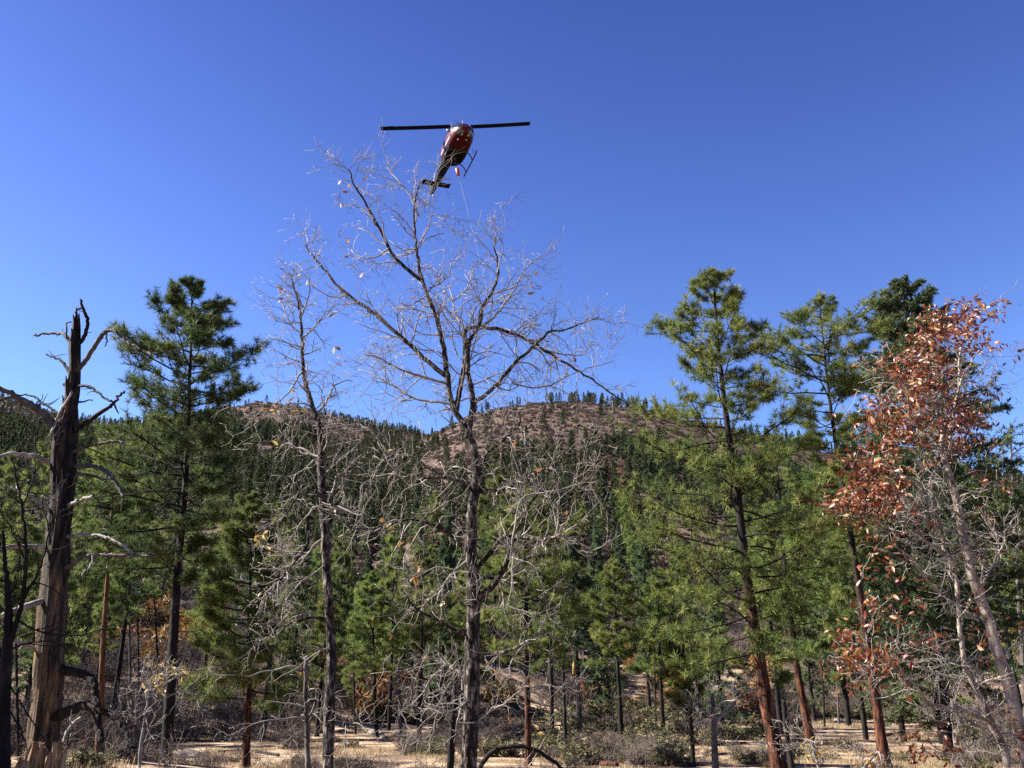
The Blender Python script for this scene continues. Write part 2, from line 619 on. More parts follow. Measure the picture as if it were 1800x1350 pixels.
def wander(rng, p0, d0, length, n, jit, up=0.0):
    """batch of crooked twig centre-lines: p0,d0 (N,3), length (N,)"""
    N = len(p0)
    P = np.empty((N, n, 3))
    P[:, 0] = p0
    d = nrm(d0)
    st = (length / (n - 1))[:, None]
    for k in range(1, n):
        d = nrm(d + rng.normal(0, jit, (N, 3)) + np.array([0, 0, up]))
        P[:, k] = P[:, k - 1] + d * st
    return P


def conifer(rng, path, rad, prof, kind='pine', n_limbs=50, per_limb=12, per_branch=5, tuft=.2, blades=14, width=.06, z_lo=None, limb_r=.035, dead=6, spread=.55):
    """path: function t(0..1)->(x,y,z) along the trunk; prof(t, az)->limb length in metres; returns wood MB, crown MB"""
    wood, crown = MB(), MB()
    t_lo, t_hi = z_lo, .985
    u = (np.arange(n_limbs) + rng.uniform(0, 1, n_limbs)) / n_limbs
    ts = t_lo + (t_hi - t_lo) * u ** .9
    azs = (np.arange(n_limbs) * 2.39996 + rng.normal(0, .25, n_limbs)) % (2 * math.pi)
    P0, D0, LN, TT = [], [], [], []
    for t, a in zip(ts, azs):
        L = prof(t, a)
        if kind == 'pine':
            L *= rng.uniform(.72, 1.12)
        else:
            L *= rng.uniform(.85, 1.08)
        if L < .12:
            continue
        P0.append(path(t))
        top = (t - t_lo) / (1 - t_lo + 1e-6)
        el = (-.08 + .42 * top ** 1.5 if kind == 'pine' else -.22 + .75 * top ** 2) + rng.normal(0, .13)
        D0.append([math.cos(a) * math.cos(el), math.sin(a) * math.cos(el), math.sin(el)])
        LN.append(L)
        TT.append(t)
    P0, D0, LN, TT = np.array(P0), np.array(D0), np.array(LN), np.array(TT)
    n = 7
    P = wander(rng, P0, D0, LN, n, .12, .05 if kind == 'pine' else .03)
    R = np.clip(limb_r * (LN / (LN.max() + .01)) ** .7, .012, .08)[:, None] * np.linspace(1, .3, n)[None, :]
    add_tubes(wood, P, R, 5 if limb_r > .03 else 3)
    # side branchlets
    N = len(P)
    s = rng.uniform(.22 if kind == 'pine' else .1, 1.0, (N, per_limb)) ** .85
    f = s * (n - 1)
    i = np.minimum(f.astype(int), n - 2)
    fr = (f - i)[..., None]
    ar = np.arange(N)[:, None]
    bp = P[ar, i] * (1 - fr) + P[ar, i + 1] * fr
    bt = nrm(P[ar, i + 1] - P[ar, i])
    sd = nrm(np.cross(bt, np.array([0, 0, 1.0])))
    sg = rng.choice([-1, 1], (N, per_limb))[..., None]
    ang = rng.uniform(.35, 1.1, (N, per_limb))[..., None]
    bd = bt * np.cos(ang) + sd * sg * np.sin(ang) + np.array([0, 0, 1.0]) * rng.normal(.12 if kind == 'pine' else -.05, .3, (N, per_limb))[..., None]
    bl = LN[:, None] * rng.uniform(.16, .5, (N, per_limb)) * (1.2 - .6 * s)
    bl = np.clip(bl, .12, 1.6)
    bp, bd, bl = bp.reshape(-1, 3), bd.reshape(-1, 3), bl.reshape(-1)
    nb = 5
    B = wander(rng, bp, bd, bl, nb, .12, .05 if kind == 'pine' else 0)
    BR = np.full((len(B), nb), .010) * np.linspace(1, .5, nb)
    if limb_r > .02:
        add_tubes(wood, B, BR, 3)
    # tufts along the outer part of each branchlet and at limb tips
    f = rng.uniform(.2, 1.0, (len(B), per_branch)) * (nb - 1)
    f[:, 0] = nb - 1.001
    i = np.minimum(f.astype(int), nb - 2)
    fr = (f - i)[..., None]
    ar = np.arange(len(B))[:, None]
    tp = (B[ar, i] * (1 - fr) + B[ar, i + 1] * fr).reshape(-1, 3)
    td = nrm(B[ar, i + 1] - B[ar, i]).reshape(-1, 3)
    td = nrm(td + np.array([0, 0, .35 if kind == 'pine' else 0.0]))
    tp = np.concatenate([tp, P[:, -1], path(1.0)[None] if True else 0])
    td = np.concatenate([td, nrm(P[:, -1] - P[:, -2]), np.array([[0, 0, 1.0]])])
    tint = .45 + .35 * vnoise(tp * .9, 5) + rng.normal(0, .16, len(tp))
    sz = tuft * rng.uniform(.75, 1.2, len(tp)) * np.clip(.5 + (path(1.0)[2] - tp[:, 2]) / 2.4, .5, 1)
    v, t, a = needle_tris(rng, tp, td, sz, blades, spread, width, np.clip(tint, 0, 1))
    crown.add(v, t, tint=a)
    # dead stubs low on the trunk
    if dead:
        t0 = rng.uniform(.12, max(.2, t_lo + .35), dead)
        a = rng.uniform(0, 6.28, dead)
        p0 = np.array([path(x) for x in t0])
        d0 = np.stack([np.cos(a), np.sin(a), rng.normal(.05, .2, dead)], 1)
        Q = wander(rng, p0, d0, rng.uniform(.4, 1.7, dead), 6, .16)
        add_tubes(wood, Q, np.full((dead, 6), .016) * np.linspace(1, .3, 6), 4)
    return wood, crown


def make_pine(name, label, trunk_px, Y, prof_px, r_px, seed, bark='bark_dark', bark2=None, kind='pine', group=None, n_limbs=54, per_limb=12, per_branch=5, tuft=.21, blades=15, width=.042, dead=18, leafmat=None, asym=True):
    rng = np.random.default_rng(seed)
    pts = np.array([at(px, py, Y) for px, py in trunk_px])
    # first point is lowest ; carry the trunk down to the soil
    d = nrm(pts[0] - pts[1])
    g = gz(pts[0][0], Y)
    base = pts[0].copy()
    if base[2] > g:
        k = (base[2] - g + .25) / max(-d[2], .2)
        base = base + d * k
    else:
        base[2] = g - .25
        base = base
    pts = np.concatenate([[base], pts]) if np.linalg.norm(base - pts[0]) > .05 else pts
    z = pts[:, 2]
    o_ = np.argsort(z)
    pts, z = pts[o_], z[o_]
    z0, z1 = z[0], z[-1]

    def path(t):
        zz = z0 + t * (z1 - z0)
        return np.array([np.interp(zz, z, pts[:, 0]), np.interp(zz, z, pts[:, 1]), zz])
    pr = sorted(prof_px)
    hz = np.array([at(W / 2, p[0], Y)[2] for p in pr][::-1])
    scale = np.array([depth_of(at(W / 2, p[0], Y)) / FPX for p in pr][::-1])
    ll = np.array([p[1] for p in pr][::-1]) * scale
    rr = np.array([p[2] for p in pr][::-1]) * scale

    def prof(t, a):
        zz = z0 + t * (z1 - z0) + 0.25
        if zz < hz[0] - .3:
            return 0.0
        l, r = np.interp(zz, hz, ll), np.interp(zz, hz, rr)
        c = math.cos(a)
        side = r if c > 0 else l
        m_ = (l + r) / 2
        return 1.12 * (m_ * (1 - abs(c)) + side * abs(c))
    t_lo = max(.05, (hz[0] - z0) / (z1 - z0))
    wood, crown = conifer(rng, path, None, prof, kind, n_limbs, per_limb, per_branch, tuft, blades, width, t_lo, limb_r=.05, dead=dead)
    root = thing(name, path(0), label, 'tree', group)
    tr = MB()
    tt = np.linspace(0, 1, 14)
    P = np.array([path(t) for t in tt])
    r0 = r_px * depth_of(path(.08)) / FPX
    R = r0 * (1.0 - .9 * tt ** .95)
    R[0] *= 1.2
    q_, s_ = rough_tube(tr, P, R, 18, .14, rng, .05, .07, .006, seed=seed)
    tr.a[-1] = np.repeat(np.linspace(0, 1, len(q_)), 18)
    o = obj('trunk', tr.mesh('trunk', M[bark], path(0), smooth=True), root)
    tag(obj('branches', wood.mesh('branches', M['bark_dark'], path(0), smooth=True), root), kind='stuff')
    obj('crown', crown.mesh('crown', leafmat or M['fir' if kind == 'fir' else 'needle'], path(0)), root)
    return root


NEAR = True
make_pine('ponderosa_pine', 'dark green pointed pine with black trunk, just right of the burnt snag', [(292, 1345), (300, 1200), (312, 1000), (325, 870), (332, 700), (336, 600), (338, 488)], 28,
          [(488, 8, 8), (520, 42, 42), (560, 65, 70), (600, 100, 78), (640, 135, 105), (690, 112, 92), (750, 128, 88), (800, 180, 78), (850, 195, 75), (900, 155, 55), (950, 160, 42), (1000, 120, 32), (1030, 60, 20)], 11, 11, 'bark_dark', n_limbs=86, per_limb=14, per_branch=5, tuft=.29, leafmat=M['needle_dark'])
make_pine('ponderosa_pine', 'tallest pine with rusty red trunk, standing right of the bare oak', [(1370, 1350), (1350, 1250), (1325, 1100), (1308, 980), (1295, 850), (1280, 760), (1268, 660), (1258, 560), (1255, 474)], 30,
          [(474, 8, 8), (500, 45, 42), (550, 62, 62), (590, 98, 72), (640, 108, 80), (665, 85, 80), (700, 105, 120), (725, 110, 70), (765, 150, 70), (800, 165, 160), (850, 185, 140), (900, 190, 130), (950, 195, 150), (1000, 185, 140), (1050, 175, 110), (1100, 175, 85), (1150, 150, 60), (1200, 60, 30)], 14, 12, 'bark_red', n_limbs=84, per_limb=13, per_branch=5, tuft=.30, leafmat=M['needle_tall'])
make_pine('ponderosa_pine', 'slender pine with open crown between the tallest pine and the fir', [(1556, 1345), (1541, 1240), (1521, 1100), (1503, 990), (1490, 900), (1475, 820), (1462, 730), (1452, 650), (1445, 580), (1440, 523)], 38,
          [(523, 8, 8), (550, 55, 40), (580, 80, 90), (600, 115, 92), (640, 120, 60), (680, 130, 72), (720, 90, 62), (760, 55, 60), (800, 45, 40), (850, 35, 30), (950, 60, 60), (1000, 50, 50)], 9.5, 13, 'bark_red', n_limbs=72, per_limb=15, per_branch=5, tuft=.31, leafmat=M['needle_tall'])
make_pine('douglas_fir', 'tall blue-green fir behind the rust-leaved oak', [(1667, 1300), (1652, 1120), (1622, 820), (1585, 489)], 46,
          [(489, 8, 8), (530, 44, 46), (560, 58, 60), (600, 62, 66), (650, 88, 80), (700, 94, 100), (760, 112, 120), (820, 124, 146), (900, 120, 150), (1000, 130, 150), (1100, 130, 140), (1190, 80, 100)], 9, 14, 'bark_dark', kind='fir', n_limbs=170, per_limb=24, per_branch=6, tuft=.27, blades=9, width=.11)
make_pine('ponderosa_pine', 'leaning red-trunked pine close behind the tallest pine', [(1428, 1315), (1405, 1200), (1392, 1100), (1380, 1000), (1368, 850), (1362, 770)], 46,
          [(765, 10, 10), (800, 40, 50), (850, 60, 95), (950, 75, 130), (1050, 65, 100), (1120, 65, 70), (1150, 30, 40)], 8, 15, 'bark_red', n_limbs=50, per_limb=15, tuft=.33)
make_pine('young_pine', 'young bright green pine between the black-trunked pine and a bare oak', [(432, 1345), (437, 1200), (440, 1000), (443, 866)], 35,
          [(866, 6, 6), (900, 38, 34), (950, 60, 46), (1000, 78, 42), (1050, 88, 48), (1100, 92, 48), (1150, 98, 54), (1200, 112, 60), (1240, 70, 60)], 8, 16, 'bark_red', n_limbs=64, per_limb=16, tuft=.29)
make_pine('young_pine', 'small bushy green pine between the two bare oaks', [(661, 1268), (652, 1003)], 62,
          [(1003, 5, 5), (1050, 26, 26), (1100, 45, 42), (1140, 55, 52), (1185, 42, 42)], 4, 17, n_limbs=54, per_limb=13, tuft=.29, dead=3)
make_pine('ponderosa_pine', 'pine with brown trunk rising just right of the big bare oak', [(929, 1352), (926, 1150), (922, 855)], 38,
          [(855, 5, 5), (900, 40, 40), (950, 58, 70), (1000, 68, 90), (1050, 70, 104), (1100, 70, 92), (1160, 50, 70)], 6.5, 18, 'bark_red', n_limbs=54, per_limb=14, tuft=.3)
make_pine('young_pine', 'yellow-green young pine with thin black trunk above the brush pile', [(1093, 1298), (1085, 1150), (1078, 983)], 56,
          [(983, 5, 5), (1020, 30, 30), (1060, 50, 45), (1100, 45, 42), (1150, 52, 42), (1175, 20, 20)], 5, 19, n_limbs=48, per_limb=13, tuft=.29, dead=5)
make_pine('young_fir', 'narrow dark fir between two yellow-green pines right of the big oak', [(1018, 1250), (1003, 926)], 72,
          [(926, 4, 4), (1000, 25, 25), (1080, 40, 40), (1180, 46, 46)], 5, 20, kind='fir', n_limbs=80, per_limb=12, per_branch=5, tuft=.32, blades=9, width=.1, dead=2)
make_pine('thin_pine', 'thin grey-trunked little pine left of the broken grey snag', [(1219, 1348), (1213, 1230), (1208, 1090)], 36,
          [(1085, 8, 8), (1120, 36, 26), (1180, 42, 28), (1220, 30, 20), (1250, 10, 10)], 4.5, 21, n_limbs=30, per_limb=14, tuft=.24, dead=10)
make_pine('ponderosa_pine', 'pine with bare orange trunk between the burnt snag and black-trunked pine', [(177, 1235), (182, 1120), (190, 1000), (197, 900), (205, 760)], 34,
          [(755, 5, 5), (800, 40, 36), (880, 65, 60), (950, 55, 50), (985, 30, 30)], 7, 22, 'bark_orange', n_limbs=34, per_limb=14, tuft=.26, dead=5)


# ------------------------------------------------------------------ trees of the wood : shared meshes, every tree its own object
def variant(kind, seed, blades, n_limbs, per_limb, per_branch, tuft, width, t_lo, rad, limb_r=.03, far=False):
    rng = np.random.default_rng(seed)
    Ht = 12.0
    lean = rng.normal(0, .25, 2)

    def path(t):
        return np.array([lean[0] * t * t, lean[1] * t * t, t * Ht])

    def prof(t, a):
        s = (t - t_lo) / (1 - t_lo)
        if kind == 'pine':
            b = (1 - s) ** .65 * (.55 + .45 * min(1, s * 4))
        else:
            b = (1 - s) ** .9 * (.75 + .25 * min(1, s * 6))
        return rad * b * (1 + .22 * math.sin(a * 2 + seed) + .15 * math.sin(a * 3 + t * 9 + seed)) + .1
    wood, crown = conifer(rng, path, None, prof, kind, n_limbs, per_limb, per_branch, tuft, blades, width, t_lo, limb_r=limb_r, dead=0 if far else 5)
    tr = MB()
    tt = np.linspace(0, 1, 6 if far else 12)
    P = np.array([path(t) for t in tt])
    P[0, 2] = -.8
    R = .17 * (1.05 - .95 * tt)
    add_tubes(tr, P[None], R[None], 5 if far else 9)
    return tr, wood, crown


VAR = []
for k in range(5):
    tr, wd, cr = variant('pine', 40 + k, 11, 38, 10, 4, .40, .055, (.28, .38, .2, .45, .33)[k], (2.3, 2.0, 2.6, 2.1, 1.8)[k])
    wd.v and tr.add(np.concatenate(wd.v), q=np.concatenate(wd.q) if wd.q else None, t=np.concatenate(wd.t) if wd.t else None)
    VAR.append((tr.mesh('pine_trunk', M['bark_dark'], smooth=True), cr.mesh('pine_crown', M['needle']), 'pine'))
for k in range(4):
    tr, wd, cr = variant('fir', 50 + k, 8, 60, 9, 4, .36, .09, (.1, .16, .06, .2)[k], (1.9, 1.6, 2.2, 1.7)[k])
    wd.v and tr.add(np.concatenate(wd.v), q=np.concatenate(wd.q) if wd.q else None, t=np.concatenate(wd.t) if wd.t else None)
    VAR.append((tr.mesh('fir_trunk', M['bark_dark'], smooth=True), cr.mesh('fir_crown', M['fir']), 'fir'))


def plant_tree(k, x, y, h, rz, wide, label, group, name=None):
    tm, cm, kind = VAR[k]
    z = gz(x, y)
    r = thing(name or kind + '_tree', (x, y, z), label, 'tree', group)
    s = h / 12.0
    r.scale = (s * wide, s * wide, s)
    r.rotation_euler = (0, 0, rz)
    obj('trunk', tm, r)
    obj('crown', cm, r)
    return r


rng = np.random.default_rng(77)
# hand-placed trees of the middle distance : pixel of the top, distance, kind, label
MID = [
    (25, 790, 75, 0, 'round-topped pine by the left edge behind the dark bare oak'),
    (78, 775, 82, 2, 'round-topped pine left of the burnt snag, second from the edge'),
    (52, 905, 55, 1, 'dim pine low behind the branches of the dark bare oak'),
    (140, 880, 60, 2, 'pine half hidden behind the burnt snag'),
    (250, 900, 62, 3, 'pine low behind the black-trunked pine, left of its trunk'),
    (385, 960, 70, 4, 'slim pine between the black trunk and the young bright pine'),
    (500, 880, 60, 2, 'pine behind the drooping twigs left of the smaller bare oak'),
    (535, 935, 75, 7, 'fir just left of the smaller bare oak stem'),
    (605, 930, 70, 1, 'dark pine just right of the smaller bare oak stem'),
    (700, 915, 72, 0, 'dark pine behind the small bushy pine between the oaks'),
    (748, 960, 60, 3, 'pine among the twigs left of the big bare oak'),
    (785, 900, 80, 6, 'fir close behind the left side of the big bare oak'),
    (870, 815, 95, 2, 'bright pine top showing right of the big oak trunk, below the brown dome'),
    (965, 905, 66, 0, 'pine behind the right-hand limbs of the big bare oak'),
    (1045, 925, 92, 5, 'fir between the big oak limbs and the tallest pine'),
    (1125, 915, 88, 8, 'dark fir at the left edge of the tallest pine'),
    (1150, 1000, 60, 4, 'small pine below the left boughs of the tallest pine'),
    (1190, 960, 70, 2, 'pine under the left boughs of the tallest pine'),
    (1250, 1010, 75, 7, 'fir behind the left side of the red trunk'),
    (1335, 900, 66, 1, 'pine seen between the red trunk and leaning trunk'),
    (1440, 850, 78, 6, 'fir behind the slender open-crowned pine'),
    (1475, 930, 60, 0, 'pine left of the rust leaves, low behind the slender trunk'),
    (1540, 960, 58, 5, 'fir low behind the left twigs of the rust-leaved oak'),
    (1610, 1010, 56, 2, 'pine deep behind the middle of the rust-leaved oak'),
    (1720, 850, 62, 3, 'pine behind the right side of the rust-leaved oak'),
    (1765, 870, 66, 2, 'bushy pine below the dead treetop'),
    (1805, 900, 58, 0, 'pine cut by the edge below the dead treetop'),
    (455, 985, 85, 7, 'fir low behind the young bright pine'),
    (575, 1040, 64, 4, 'small dark pine behind the smaller bare oak trunk'),
    (830, 1000, 62, 1, 'pine hidden behind the big bare oak trunk'),
    (1400, 980, 85, 5, 'fir between the leaning red trunk and the slender pine'),
]
mid_xy = []
for px, py, Y, k, lab in MID:
    p = at(px, py, Y)
    g = gz(p[0], Y)
    h = p[2] - g
    # the trunk is upright, so the foot lies straight below the top
    plant_tree(k, p[0], Y, h, rng.uniform(0, 6.28), rng.uniform(.85, 1.15) * min(1.25, max(.75, 13 / h)), lab, 'trees at the foot of the hill')
    mid_xy.append((p[0], Y))

for x, y, h, k in ((-19.5, 16.0, 13, 0), (-23, 13, 14, 2), (-25, 24, 15, 2)):
    plant_tree(k, x, y, h, rng.uniform(0, 6.28), 1.2, {16: 'pine out of sight left of the black oak', 13: 'foremost pine out of sight beyond the left edge', 24: 'rearmost pine out of sight beyond the left edge'}[int(y)], 'pines beyond the left edge')


def cover(px, py, n, r):
    """how wooded the slope is there (0..1)"""
    d = 1.0
    d = ((.85 if px < 760 else .66) if r > 330 else .46) + 1.3 * n
    # the brown dome
    if 690 < px < 1500 and r > 330:
        lo = np.interp(px, [690, 740, 800, 860, 930, 1000, 1140, 1300, 1500], [800, 860, 890, 812, 798, 796, 790, 830, 870])
        if py < lo:
            d = .035 if px > 740 else .25
    if 400 < px < 640 and r > 600:
        if py < np.interp(px, [400, 430, 560, 640], [720, 745, 762, 790]) and py > np.interp(px, [400, 500, 560, 600, 640], [690, 690, 722, 745, 760]):
            d = .03
    if 440 < px < 620 and 780 < py < 830 and r > 300:
        d *= .2
    if px < 90 and py < 790 and r > 400:
        d = .25 + .3 * n
    if 200 < px < 400 and r < 130:
        d *= .12
    if r < 110 and 1250 < px < 1700:
        d *= .3
    if r < 330:
        d *= .45 if r < 150 else .6 if r < 200 else .85
    if 830 < px < 1180 and 180 < r < 560 and d > .1:
        d += .3
    return d


cand = []
n_try = 26000
raz = rng.uniform(math.radians(-40), math.radians(40), n_try)
rr = np.sqrt(rng.uniform(62 ** 2, 1040 ** 2, n_try))
near_extra = rng.uniform(62, 330, 1500)
raz = np.concatenate([raz, rng.uniform(math.radians(-40), math.radians(40), 1500)])
rr = np.concatenate([rr, near_extra])
X, Y_ = np.sin(raz) * rr, np.cos(raz) * rr
Z = ground(X, Y_)
PX, PY = project(np.stack([X, Y_, Z], -1))
u = rng.uniform(0, 1, len(rr))
FN = fbm(np.stack([X, Y_], -1) / 42., 4, 21)
forest = []
occ = {}
for i in range(len(rr)):
    if not (-120 < PX[i] < 1920):
        continue
    r0 = np.interp(raz[i], AZ_R, R0_V)
    if rr[i] < r0 + 4:
        continue
    if u[i] > cover(PX[i], PY[i], FN[i], rr[i]):
        continue
    c = 5.5 if rr[i] < 330 else 4.4
    key = (int(X[i] // c), int(Y_[i] // c))
    if key in occ:
        continue
    occ[key] = 1
    forest.append(i)
# crest line of the dome : a thin row of trees
for px in np.concatenate([rng.uniform(855, 1145, 26), rng.uniform(1000, 1145, 44), rng.uniform(1145, 1500, 60), rng.uniform(560, 770, 50)]):
    d = at(px, 700, 1.0)
    a = math.atan2(d[0], d[1])
    r = (740 if px > 800 else 995) - abs(rng.normal(0, 9))
    x, y = math.sin(a) * r, math.cos(a) * r
    X = np.append(X, x)
    Y_ = np.append(Y_, y)
    rr = np.append(rr, r)
    Z = np.append(Z, gz(x, y))
    forest.append(len(rr) - 1)
forest = np.array(forest)
forest = forest[np.argsort(rr[forest])]
N_SINGLE = 255


def where(px):
    for lim, w in ((130, 'behind the burnt snag'), (330, 'behind the black-trunked pine'), (450, 'behind the young bright pine'),
                   (575, 'left of the smaller oak'), (700, 'right of the smaller oak'), (825, 'behind the big oak\'s left twigs'), (960, 'behind the big oak\'s right twigs'),
                   (1130, 'between big oak and tallest pine'), (1330, 'behind the tallest pine'), (1500, 'behind the leaning red trunk'), (1650, 'left behind the rust-leaved oak')):
        if px < lim:
            return w
    return 'right behind the rust-leaved oak'


for i in forest[:N_SINGLE]:
    k = int(rng.choice([0, 1, 2, 3, 4, 5, 6, 7, 8]))
    kind = VAR[k][2]
    hh, ww = rng.uniform(7.5, 14.5), rng.uniform(.75, 1.1)
    plant_tree(k, X[i], Y_[i], hh, rng.uniform(0, 6.28), ww,
               '%s %s%s %s %s' % ('tall' if hh > 12.2 else 'mid-height' if hh > 9.8 else 'short', 'narrow ' if ww < .86 else 'broad ' if ww > .99 else '', kind,
                                'at the hill foot' if rr[i] < 100 else 'low on the hillside' if rr[i] < 135 else 'part way up the hillside' if rr[i] < 175 else 'higher up the hillside', where(project((X[i], Y_[i], Z[i] + 4))[0])), 'hillside %ss' % kind)


# the rest of the wood, too far and too many to count
def scatter(name, coll, pts, scale, rz, idx, label):
    me = bpy.data.meshes.new(name)
    me.vertices.add(len(pts))
    me.vertices.foreach_set('co', np.asarray(pts, np.float32).ravel())
    for nm, ty, val in (('sc', 'FLOAT', scale), ('rz', 'FLOAT', rz), ('vi', 'INT', idx)):
        a = me.attributes.new(nm, ty, 'POINT')
        a.data.foreach_set('value', np.asarray(val, np.int32 if ty == 'INT' else np.float32))
    o = obj(name, me)
    ng = bpy.data.node_groups.new(name, 'GeometryNodeTree')
    ng.interface.new_socket('Geometry', in_out='INPUT', socket_type='NodeSocketGeometry')
    ng.interface.new_socket('Geometry', in_out='OUTPUT', socket_type='NodeSocketGeometry')
    N, L = ng.nodes, ng.links
    gi, go = N.new('NodeGroupInput'), N.new('NodeGroupOutput')
    ci = N.new('GeometryNodeCollectionInfo')
    ci.inputs['Collection'].default_value = coll
    ci.inputs['Separate Children'].default_value = True
    ci.inputs['Reset Children'].default_value = True
    ip = N.new('GeometryNodeInstanceOnPoints')
    ip.inputs['Pick Instance'].default_value = True

    def na(nm, ty):
        a = N.new('GeometryNodeInputNamedAttribute')
        a.data_type = ty
        a.inputs['Name'].default_value = nm
        return a.outputs['Attribute']
    cx = N.new('ShaderNodeCombineXYZ')
    L.new(na('rz', 'FLOAT'), cx.inputs[2])
    er = N.new('FunctionNodeEulerToRotation')
    L.new(cx.outputs[0], er.inputs[0])
    L.new(gi.outputs[0], ip.inputs['Points'])
    L.new(ci.outputs[0], ip.inputs['Instance'])
    L.new(na('vi', 'INT'), ip.inputs['Instance Index'])
    L.new(er.outputs[0], ip.inputs['Rotation'])
    L.new(na('sc', 'FLOAT'), ip.inputs['Scale'])
    L.new(ip.outputs[0], go.inputs[0])
    md = o.modifiers.new('scatter', 'NODES')
    md.node_group = ng
    tag(o, label, kind='stuff')
    return o


def source(name, meshes):
    c = bpy.data.collections.new(name)
    for i, me in enumerate(meshes):
        o = bpy.data.objects.new('%s_%02d' % (name, i), me)
        c.objects.link(o)
    return c


far_m = []
for k in range(6):
    kind = 'pine' if k % 2 else 'fir'
    tr, wd, cr = variant(kind, 70 + k, 5, 44, 5, 3, .55, .2, .12 if kind == 'fir' else .22, 2.2 if kind == 'fir' else 2.5, limb_r=.015, far=True)
    n0 = tr.n
    cr.add(np.concatenate(tr.v), q=np.concatenate(tr.q), m=1)
    far_m.append(cr.mesh('far_conifer', [M['farneedle'], M['bark_dark']]))
rest = forest[N_SINGLE:]
scatter('forest', source('far_conifer', far_m), np.stack([X[rest], Y_[rest], Z[rest] - .3], 1), np.where(rr[rest] > 730, rng.uniform(.4, .95, len(rest)), rng.uniform(.6, 1.25, len(rest))), rng.uniform(0, 6.28, len(rest)), rng.integers(0, 6, len(rest)),
        'dark conifer wood covering the distant slopes and ridge')


# ------------------------------------------------------------------ brush on the slopes
def brush_mesh(name, rng, n, r, h, sz, width, mat, stems=True):
    mb = MB()
    d = nrm(rng.normal(0, 1, (n, 3)) * np.array([1, 1, .8]))
    d[:, 2] = np.abs(d[:, 2])
    p = d * rng.uniform(.35, 1, (n, 1)) ** .5 * np.array([r, r, h])
    lump = 1 + .3 * vnoise(d * 2.2, int(rng.integers(0, 99)))[:, None]
    p = p * lump
    v, t, a = needle_tris(rng, p, d, np.full(n, sz), 4, .5, width, np.clip(rng.normal(.5, .22, n), 0, 1))
    mb.add(v, t, tint=a)
    return mb.mesh(name, mat)


rng = np.random.default_rng(99)
mauve = [brush_mesh('brush', rng, 90, 1.9, 1.3, .7, .17, M['brush_mauve']) for _ in range(4)]
cl = rng.uniform(0, 1, 30000)
raz = rng.uniform(math.radians(-38), math.radians(38), 30000)
rr2 = np.concatenate([np.sqrt(rng.uniform(140 ** 2, 1030 ** 2, 27500)), rng.uniform(105, 420, 2500)])
bx, by = np.sin(raz) * rr2, np.cos(raz) * rr2
bz = ground(bx, by)
bpx, bpy_ = project(np.stack([bx, by, bz], -1))
dn = fbm(np.stack([bx, by], -1) / 45., 3, 31)
keep = (bpx > -60) & (bpx < 1860) & (cl < .62 + .6 * dn) & (bz > 1.5)
scatter('hillside_brush', source('mauve_brush', mauve), np.stack([bx, by, bz], 1)[keep], rng.uniform(.5, 1.35, keep.sum()), rng.uniform(0, 6.28, keep.sum()), rng.integers(0, 4, keep.sum()),
        'leafless brown brush over the distant hillsides')
orange = [brush_mesh('brush', rng, 90, 1.9, 2.2, .8, .17, M['brush_orange']) for _ in range(3)]
spots = []
for px, py, n in ((1015, 925, 7), (1090, 935, 6), (1105, 880, 4), (1100, 830, 4), (760, 880, 5), (700, 860, 4), (480, 800, 3), (1145, 1135, 7), (1120, 1150, 4), (215, 1120, 5), (280, 1090, 5), (300, 1150, 5), (350, 1120, 4), (1340, 1170, 3), (1200, 1180, 3), (250, 1130, 5), (330, 1110, 4), (640, 1160, 4), (1010, 1000, 3), (690, 1200, 3), (1060, 1190, 3), (1175, 1225, 4), (1090, 1240, 3), (640, 1225, 4), (560, 1200, 4), (470, 1230, 3), (870, 1210, 3), (1310, 1230, 4), (400, 1200, 4), (905, 860, 3), (540, 1060, 3)):
    for _ in range(n):
        qx, qy = px + rng.normal(0, 16), py + rng.normal(0, 9)
        # walk along the sight line until it meets the slope
        ys = np.linspace(60, 700, 900)
        d = at(qx, qy, 1.0) - np.array([0, 0, CAMZ])
        xs, zs = d[0] * ys, CAMZ + d[2] * ys
        hit = np.where(zs < ground(xs, ys, False) + 1.0)[0]
        j = hit[0] if len(hit) else 60
        spots.append((xs[j], ys[j], gz(xs[j], ys[j])))
spots = np.array(spots)
scatter('orange_undergrowth', source('orange_brush', orange), spots, rng.uniform(.5, 1.2, len(spots)), rng.uniform(0, 6.28, len(spots)), rng.integers(0, 3, len(spots)), 'patches of orange autumn oak brush on the slope')


def rock_mesh(name, rng, mat, sub=3, squash=.7):
    import bmesh
    bm = bmesh.new()
    bmesh.ops.create_icosphere(bm, subdivisions=sub, radius=1)
    me = bpy.data.meshes.new(name)
    bm.to_mesh(me)
    bm.free()
    v = np.empty(len(me.vertices) * 3)
    me.vertices.foreach_get('co', v)
    v = v.reshape(-1, 3)
    s = int(rng.integers(0, 900))
    for _ in range(7):     # chop flat faces
        n = nrm(rng.normal(0, 1, 3))
        dd = v @ n
        c = rng.uniform(.55, .85)
        v = v - np.where(dd > c, dd - c, 0)[:, None] * n
    v = v * (1 + .16 * fbm(v * 2.5, 3, s))[:, None] * np.array([1.15, .9, squash])
    me.vertices.foreach_set('co', v.ravel())
    me.materials.append(mat)
    me.update()
    return me


